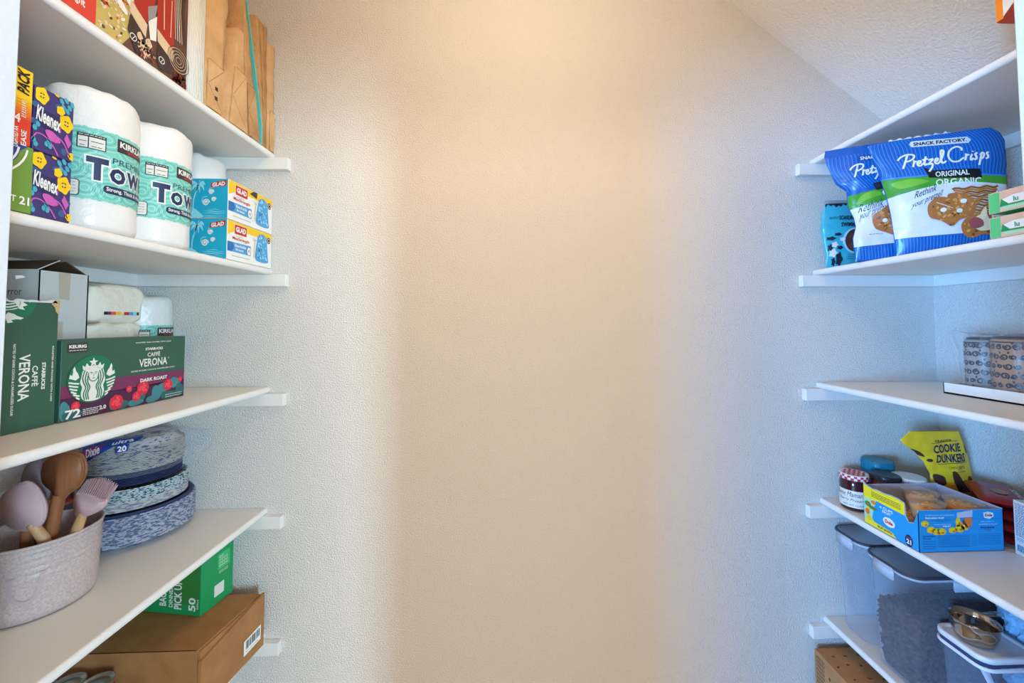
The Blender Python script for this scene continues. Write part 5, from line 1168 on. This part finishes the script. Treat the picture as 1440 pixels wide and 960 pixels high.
# red snack packs
M('rp', (168, 34, 32), .35, coat=.1); M('rp2', (130, 24, 28), .35, coat=.1); M('rp_tan', (176, 124, 84), .4)
def redpack(c, z, rz, label, mat):
    t = thing('red_snack_pack', (c[0], c[1], z), label, 'snack pack', 'glossy red snack packs')
    m = MB(); n = 20; R = Matrix.Translation((c[0], c[1], z)) @ Matrix.Rotation(rz, 4, 'Z')
    for back in (0, 1):
        rows = []
        for i in range(n+1):
            u = -1+2*i/n; row = []
            for j in range(13):
                v = -1+2*j/12; g = max(0, (1-u**4)*(1-v**4))**.6
                q = Vector((u*.085, v*.048, .014+(1 if not back else -1)*.0125*g + (.002*noise.noise(Vector((u*4, v*4, z*90+c[0]*9)))*g)))
                row.append(R @ q)
            rows.append(row)
        m.grid(rows, mat, True, flip=not back)
    P = Panel(m, lambda x, y, o: R @ Vector((x, y, .0268+o)), step=.0004); 
    P.ell(-2, 0, 2.0, 1.6, 'rp_tan', 1, n=20) ; P.text('SNACK', -5.4, -3.6, 1.8, -2.6, 'pz_white', 2, .02)
    m.build('wrapper', t)
for k, (dz, rz, l) in enumerate(((0, 1.50, 'lowest red snack pack of the stack behind the white and blue box'), (.0285, 1.53, 'middle red snack pack of the neat stack'), (.057, 1.50, 'highest of the neatly stacked red snack packs'))):
    redpack((1.302, -.232), z0+.001+dz, rz, l, 'rp' if k % 2 else 'rp2')
redpack((1.318, -.232), z0+.090, .9, 'loose red snack pack lying askew on top of the stack', 'rp')

# white and blue box at the picture edge
t = thing('cereal_bar_box', (1.28, -.42, z0), 'white box with fine print and blue panel, cut by the picture edge', 'box')
bx, by = 1.241, -.326
Rb = Matrix.Translation((bx, by, z0)) @ Matrix.Rotation(math.radians(-98), 4, 'Z')
m = MB(); m.box((0, 0, .0006), (.16, .045, .132), 'white', .0008, mx=Rb)
P = Panel(m, lambda x, y, o: Rb @ Vector((x, -o, y+.0006)))
P.lines(.4, 4.6, 3.4, 12.6, 22, 'fr_ink', 1, .16, 3); P.lines(.5, 3.4, 3.2, 4.4, 3, 'glad_blue', 1, .14, 4); P.rect(.5, .9, 2.4, 2.6, 'glad_pale', 1); P.lines(.6, 1.0, 2.3, 2.5, 5, 'navy', 2, .16, 6)
P.poly([(4.0, 5.6), (6.4, 5.6), (6.4, 12.6), (4.0, 12.6)], 'fr_blue', 1); P.rect(6.4, 5.6, 15.5, 7.0, 'fr_blue', 1); P.text('OATS', 7, 8, 14, 12, 'fr_blue', 1, .03); P.lines(4, .8, 15, 4.6, 8, 'fr_ink', 1, .12, 9)
m.build('carton', t)

# ---------------------------------------------------------------- fifth right shelf: clear food containers
z0 = T[4]
MT('milky', (196, 208, 228), .06, .32); MT('milky_clip', (206, 216, 232), .62, .3); MT('smoke_lid', (124, 142, 164), .5, .25); M('gasket', (62, 68, 82), .5)
def rrect_pts(x0, y0, x1, y1, r, n=6):
    p = []
    for cx, cy, a in ((x1-r, y0+r, -90), (x1-r, y1-r, 0), (x0+r, y1-r, 90), (x0+r, y0+r, 180)):
        p += [(cx+r*math.cos(math.radians(a+90*k/n)), cy+r*math.sin(math.radians(a+90*k/n))) for k in range(n+1)]
    return p
def rr_rows(specs, r0):
    return [[(a, b, z) for a, b in rrect_pts(x0, y0, x1, y1, r)] for (x0, y0, x1, y1, r, z) in specs]
def container(x0, y0, x1, y1, h, label, tp=.016):
    t = thing('storage_container', ((x0+x1)/2, (y0+y1)/2, z0), label, 'food container')
    m = MB()
    def sp(d, r, z): return (x0+d, y0+d*.8, x1-d, y1-d*.8, r, z0+z)
    specs = [sp(tp+.012, .020, .0008), sp(tp+.004, .024, .003), sp(tp, .026, .010), sp(tp*.55, .029, h*.55), sp(.004, .032, h-.024), sp(.000, .034, h-.022), sp(.0, .034, h-.012)]
    m.grid(rr_rows(specs, 0), 'milky', True, closed=True)
    m.face([p for p in rr_rows([specs[0]], 0)[0]], 'milky'); m.build('body', t)
    m = MB()
    m.grid(rr_rows([(x0-.002, y0-.002, x1+.002, y1+.002, .036, z0+h-.014), (x0-.003, y0-.003, x1+.003, y1+.003, .036, z0+h-.008)], 0), 'milky_clip', True, closed=True)
    m.grid(rr_rows([(x0-.003, y0-.003, x1+.003, y1+.003, .036, z0+h-.008), (x0-.002, y0-.002, x1+.002, y1+.002, .036, z0+h-.003), (x0+.003, y0+.003, x1-.003, y1-.003, .033, z0+h-.0025)], 0), 'gasket', True, closed=True)
    q = rr_rows([(x0+.003, y0+.003, x1-.003, y1-.003, .033, z0+h-.0025), (x0+.008, y0+.008, x1-.008, y1-.008, .03, z0+h-.006)], 0)
    m.grid(q, 'smoke_lid', True, closed=True); m.face(q[1], 'smoke_lid'); m.build('lid', t)
    yc = (y0+y1)/2; xc = (x0+x1)/2
    for lo, hi in (((x0-.010, yc-.030, z0+h-.036), (x0-.0035, yc+.030, z0+h-.004)), ((xc-.085, y0-.010, z0+h-.036), (xc+.055, y0-.0035, z0+h-.004))):
        m = MB(); m.box(lo, hi, 'milky_clip', .003, 2); m.build('clip', t)
    return t
container(1.022, -.138, 1.39, -.018, .300, 'empty clear lidded container at the back wall')
container(1.008, -.290, 1.385, -.150, .302, 'large clear lidded container filled with dog kibble')
M('kibble', (96, 78, 76), .85, mix=((58, 48, 52), 90, 'noise', .35, .65), bump=(160, .004))
m = MB(); bx0, bx1, by0, by1 = 1.030, 1.366, -.272, -.168
n = 40; rows = []
top = lambda x, y: z0+.176+.016*noise.noise(Vector((x*14, y*14, 2)))+.006*noise.noise(Vector((x*60, y*60, 5)))+.05*(x-1.03)
rws = [[(a, b, z0+.006) for a, b in rrect_pts(bx0+.006, by0+.005, bx1, by1, .02)], [(a, b, z0+.10) for a, b in rrect_pts(bx0-.003, by0-.003, bx1+.003, by1+.002, .024)], [(a, b, top(a, b)) for a, b in rrect_pts(bx0-.006, by0-.006, bx1+.004, by1+.004, .026)], [((a+1.198*2)/3, (b-.22*2)/3, top(a, b)+.004) for a, b in rrect_pts(bx0-.006, by0-.006, bx1+.004, by1+.004, .026)]]
m.grid(rws, 'kibble', True, closed=True); m.face(rws[0], 'kibble'); m.face(rws[-1], 'kibble')
rnd = random.Random(12)
def pellet(p):
    b = bmesh.new(); bmesh.ops.create_icosphere(b, subdivisions=1, radius=1)
    M4 = Matrix.Translation(p) @ Matrix.Rotation(rnd.uniform(0, 3), 4, Vector((rnd.random(), rnd.random(), rnd.random()+.1)).normalized()) @ Matrix.Diagonal((.0058, .0052, .0034, 1))
    bmesh.ops.transform(b, matrix=M4, verts=b.verts); m.bm(b, 'kibble', True)
for k in range(900):
    x = rnd.uniform(bx0+.012, bx1-.01); z = z0+rnd.uniform(.012, .17+.05*(x-1.03)); f = (z-z0)/.3; pellet((x, by0+.004-.007*min(1, f*2.2)+.0015, z))
for k in range(300):
    y = rnd.uniform(by0+.014, by1-.01); z = z0+rnd.uniform(.012, .172); f = (z-z0)/.3; pellet((bx0+.006-.012*min(1, f*2.2), y, z))
for k in range(520):
    x = rnd.uniform(bx0, bx1); y = rnd.uniform(by0+.004, by1); pellet((x, y, top(x, y)+rnd.uniform(-.001, .004)))
m.build('dog_kibble', base=(1.2, -.22, z0), label='heap of small brown dog kibble inside the large clear container', cat='pet food', kind='stuff')
# small container with white clip lid and scoop
MT('clearbox', (170, 184, 208), .08, .2); M('lidwhite', (226, 230, 240), .4); M('navy_seal', (50, 62, 100), .5)
t = thing('storage_container', (1.12, -.36, z0), 'smaller clear container with white lid and navy seal', 'food container')
cx0, cx1, cy0, cy1, ch = 1.050, 1.185, -.408, -.303, .196
m = MB(); sp = [(cx0+.012, cy0+.012, cx1-.012, cy1-.012, .016, z0+.0008), (cx0+.008, cy0+.008, cx1-.008, cy1-.008, .02, z0+.006), (cx0+.003, cy0+.003, cx1-.003, cy1-.003, .022, z0+ch-.02), (cx0+.003, cy0+.003, cx1-.003, cy1-.003, .022, z0+ch-.014)]
m.grid(rr_rows(sp, 0), 'clearbox', True, closed=True); m.face(rr_rows(sp, 0)[0], 'clearbox'); m.build('body', t)
m = MB(); m.grid(rr_rows([(cx0+.001, cy0+.001, cx1-.001, cy1-.001, .022, z0+ch-.022), (cx0, cy0, cx1, cy1, .022, z0+ch-.0215), (cx0, cy0, cx1, cy1, .022, z0+ch-.012)], 0), 'navy_seal', True, closed=True); m.build('seal', t)
m = MB(); q = rr_rows([(cx0, cy0, cx1, cy1, .022, z0+ch-.0118), (cx0-.004, cy0-.004, cx1+.004, cy1+.004, .026, z0+ch-.011), (cx0-.004, cy0-.004, cx1+.004, cy1+.004, .026, z0+ch-.002), (cx0-.002, cy0-.002, cx1+.002, cy1+.002, .025, z0+ch), (cx0+.006, cy0+.006, cx1-.006, cy1-.006, .02, z0+ch), (cx0+.008, cy0+.008, cx1-.008, cy1-.008, .018, z0+ch-.003)], 0)
m.grid(q, 'lidwhite', True, closed=True); m.face(q[-1], 'lidwhite')
m.grid(rr_rows([(cx0-.003, cy0-.003, cx1+.003, cy1+.003, .025, z0+ch-.030), (cx0-.005, cy0-.005, cx1+.005, cy1+.005, .026, z0+ch-.028), (cx0-.005, cy0-.005, cx1+.005, cy1+.005, .026, z0+ch-.024), (cx0-.001, cy0-.001, cx1+.001, cy1+.001, .023, z0+ch-.0225)], 0), 'lidwhite', True, closed=True)
m.build('lid', t)
t = thing('scoop', (1.08, -.37, z0), 'white plastic scoop handle inside the smaller clear container', 'scoop')
m = MB(); m.outline([(-.006, 0), (.006, 0), (.010, .11), (-.010, .11)], lambda x, y, o: Vector((1.072+.052*(1-y/.11)+x*.9, -.388+o, z0+.05+y)), .003, 'lidwhite', .001, 1); m.build('handle', t)
m = MB(); m.lathe([(.001, 0), (.02, .001), (.024, .03), (.0235, .03), (.019, .002), (.001, .0015)], (1.135, -.375, z0+.010), 'lidwhite', 24); m.build('bowl', t)
# steel cup
M('steel', (186, 178, 168), .08, metal=1)
t = thing('measuring_cup', (1.09, -.357, z0+ch), 'shiny steel measuring cup on the white container lid', 'measuring cup')
c = (1.092, -.355, z0+ch+.0004); R = .043
m = MB(); m.lathe([(.001, 0), (R*.62, 0), (R*.76, .003), (R*.88, .012), (R*.96, .028), (R*.99, .046), (R*1.04, .0475), (R*1.045, .0485), (R*.975, .0475), (R*.94, .028), (R*.86, .013), (R*.74, .0045), (R*.60, .002), (.001, .002)], c, 'steel', 64); m.build('bowl', t)
m = MB(); m.outline([(0, -.007), (.05, -.009), (.062, 0), (.05, .009), (0, .007)], lambda x, y, o: Vector((c[0]+R*1.0+x*.8, c[1]+.014+y, c[2]+.046+o)), .0015, 'steel', .0004, 1); m.build('handle', t)
# light blue plastic bag, crumpled
M('blue_bag', (150, 200, 236), .3, bump=(30, .012), coat=.2)
t = thing('plastic_bag', (1.28, -.38, z0), 'crumpled light blue plastic bag beside the smaller container', 'plastic bag')
def crumple(m, c, hx, mat, seed, nu=60, nv=40, sharp=1.0):
    rows = []
    for i in range(nv+1):
        v = -PI/2+PI*i/nv; row = []
        for j in range(nu):
            u = 2*PI*j/nu; d = Vector((math.cos(v)*math.cos(u), math.cos(v)*math.sin(u), math.sin(v)))
            q = d*2.1+Vector((seed, 0, 0)); f = 1+.28*(1-2*abs(noise.noise(q)))*sharp-.14+.14*(1-2*abs(noise.noise(q*2.7)))-.07
            row.append((c[0]+d.x*hx[0]*f, c[1]+d.y*hx[1]*f, max(z0+.001, c[2]+d.z*hx[2]*f)))
        rows.append(row)
    m.grid(rows, mat, False, closed=True)
m = MB(); crumple(m, (1.262, -.362, z0+.125), (.064, .072, .125), 'blue_bag', 3); m.build('bag', t)
m = MB(); crumple(m, (1.235, -.335, z0+.245), (.034, .036, .055), 'blue_bag', 9, 36, 24); m.build('knotted_top', t)

# ---------------------------------------------------------------- lowest right shelf: spotted brown box
z0 = T[5]
M('spot_brown', (186, 132, 86), .7, mix=((172, 120, 76), 20, 'noise', .35, .7)); M('spot', (104, 66, 40), .7)
t = thing('spotted_box', (1.13, -.26, z0), 'brown cardboard box printed with small dark spots', 'box')
m = MB(); x0, x1, y0, y1, h = .953, 1.30, -.50, -.022, .293
m.box((x0, y0, z0+.0006), (x1, y1, z0+h), 'spot_brown', .0012)
rnd = random.Random(15)
P = Panel(m, F_top(z0+h, x0, y0))
for i in range(9):
    for j in range(12):
        x, y = 1.8+i*3.9+(j % 2)*1.8+rnd.uniform(-.6, .6), 1.8+j*3.9+rnd.uniform(-.6, .6)
        if x < 33.5 and y < 46.6: P.ell(x, y, rnd.uniform(.35, .75), rnd.uniform(.25, .4), 'spot', 1, n=9, rot=rnd.uniform(-.6, .6), wob=.15, lob=2)
P = Panel(m, F_right(x0, y1, z0))
for i in range(12):
    for j in range(7):
        x, y = 6+i*3.6+(j % 2)*1.6, 2+j*3.8
        if x < 46: P.ell(x, y, .35, .6, 'spot', 1, n=9, wob=.15, lob=2)
for k in range(6): 
    for j in range(22): P.rect(.9+k*.55, 2+j*1.2, 1.2+k*.55, 2.8+j*1.2, 'spot', 1)
m.build('carton', t)

for o in bpy.data.objects:
    if '_b' in o: del o['_b']
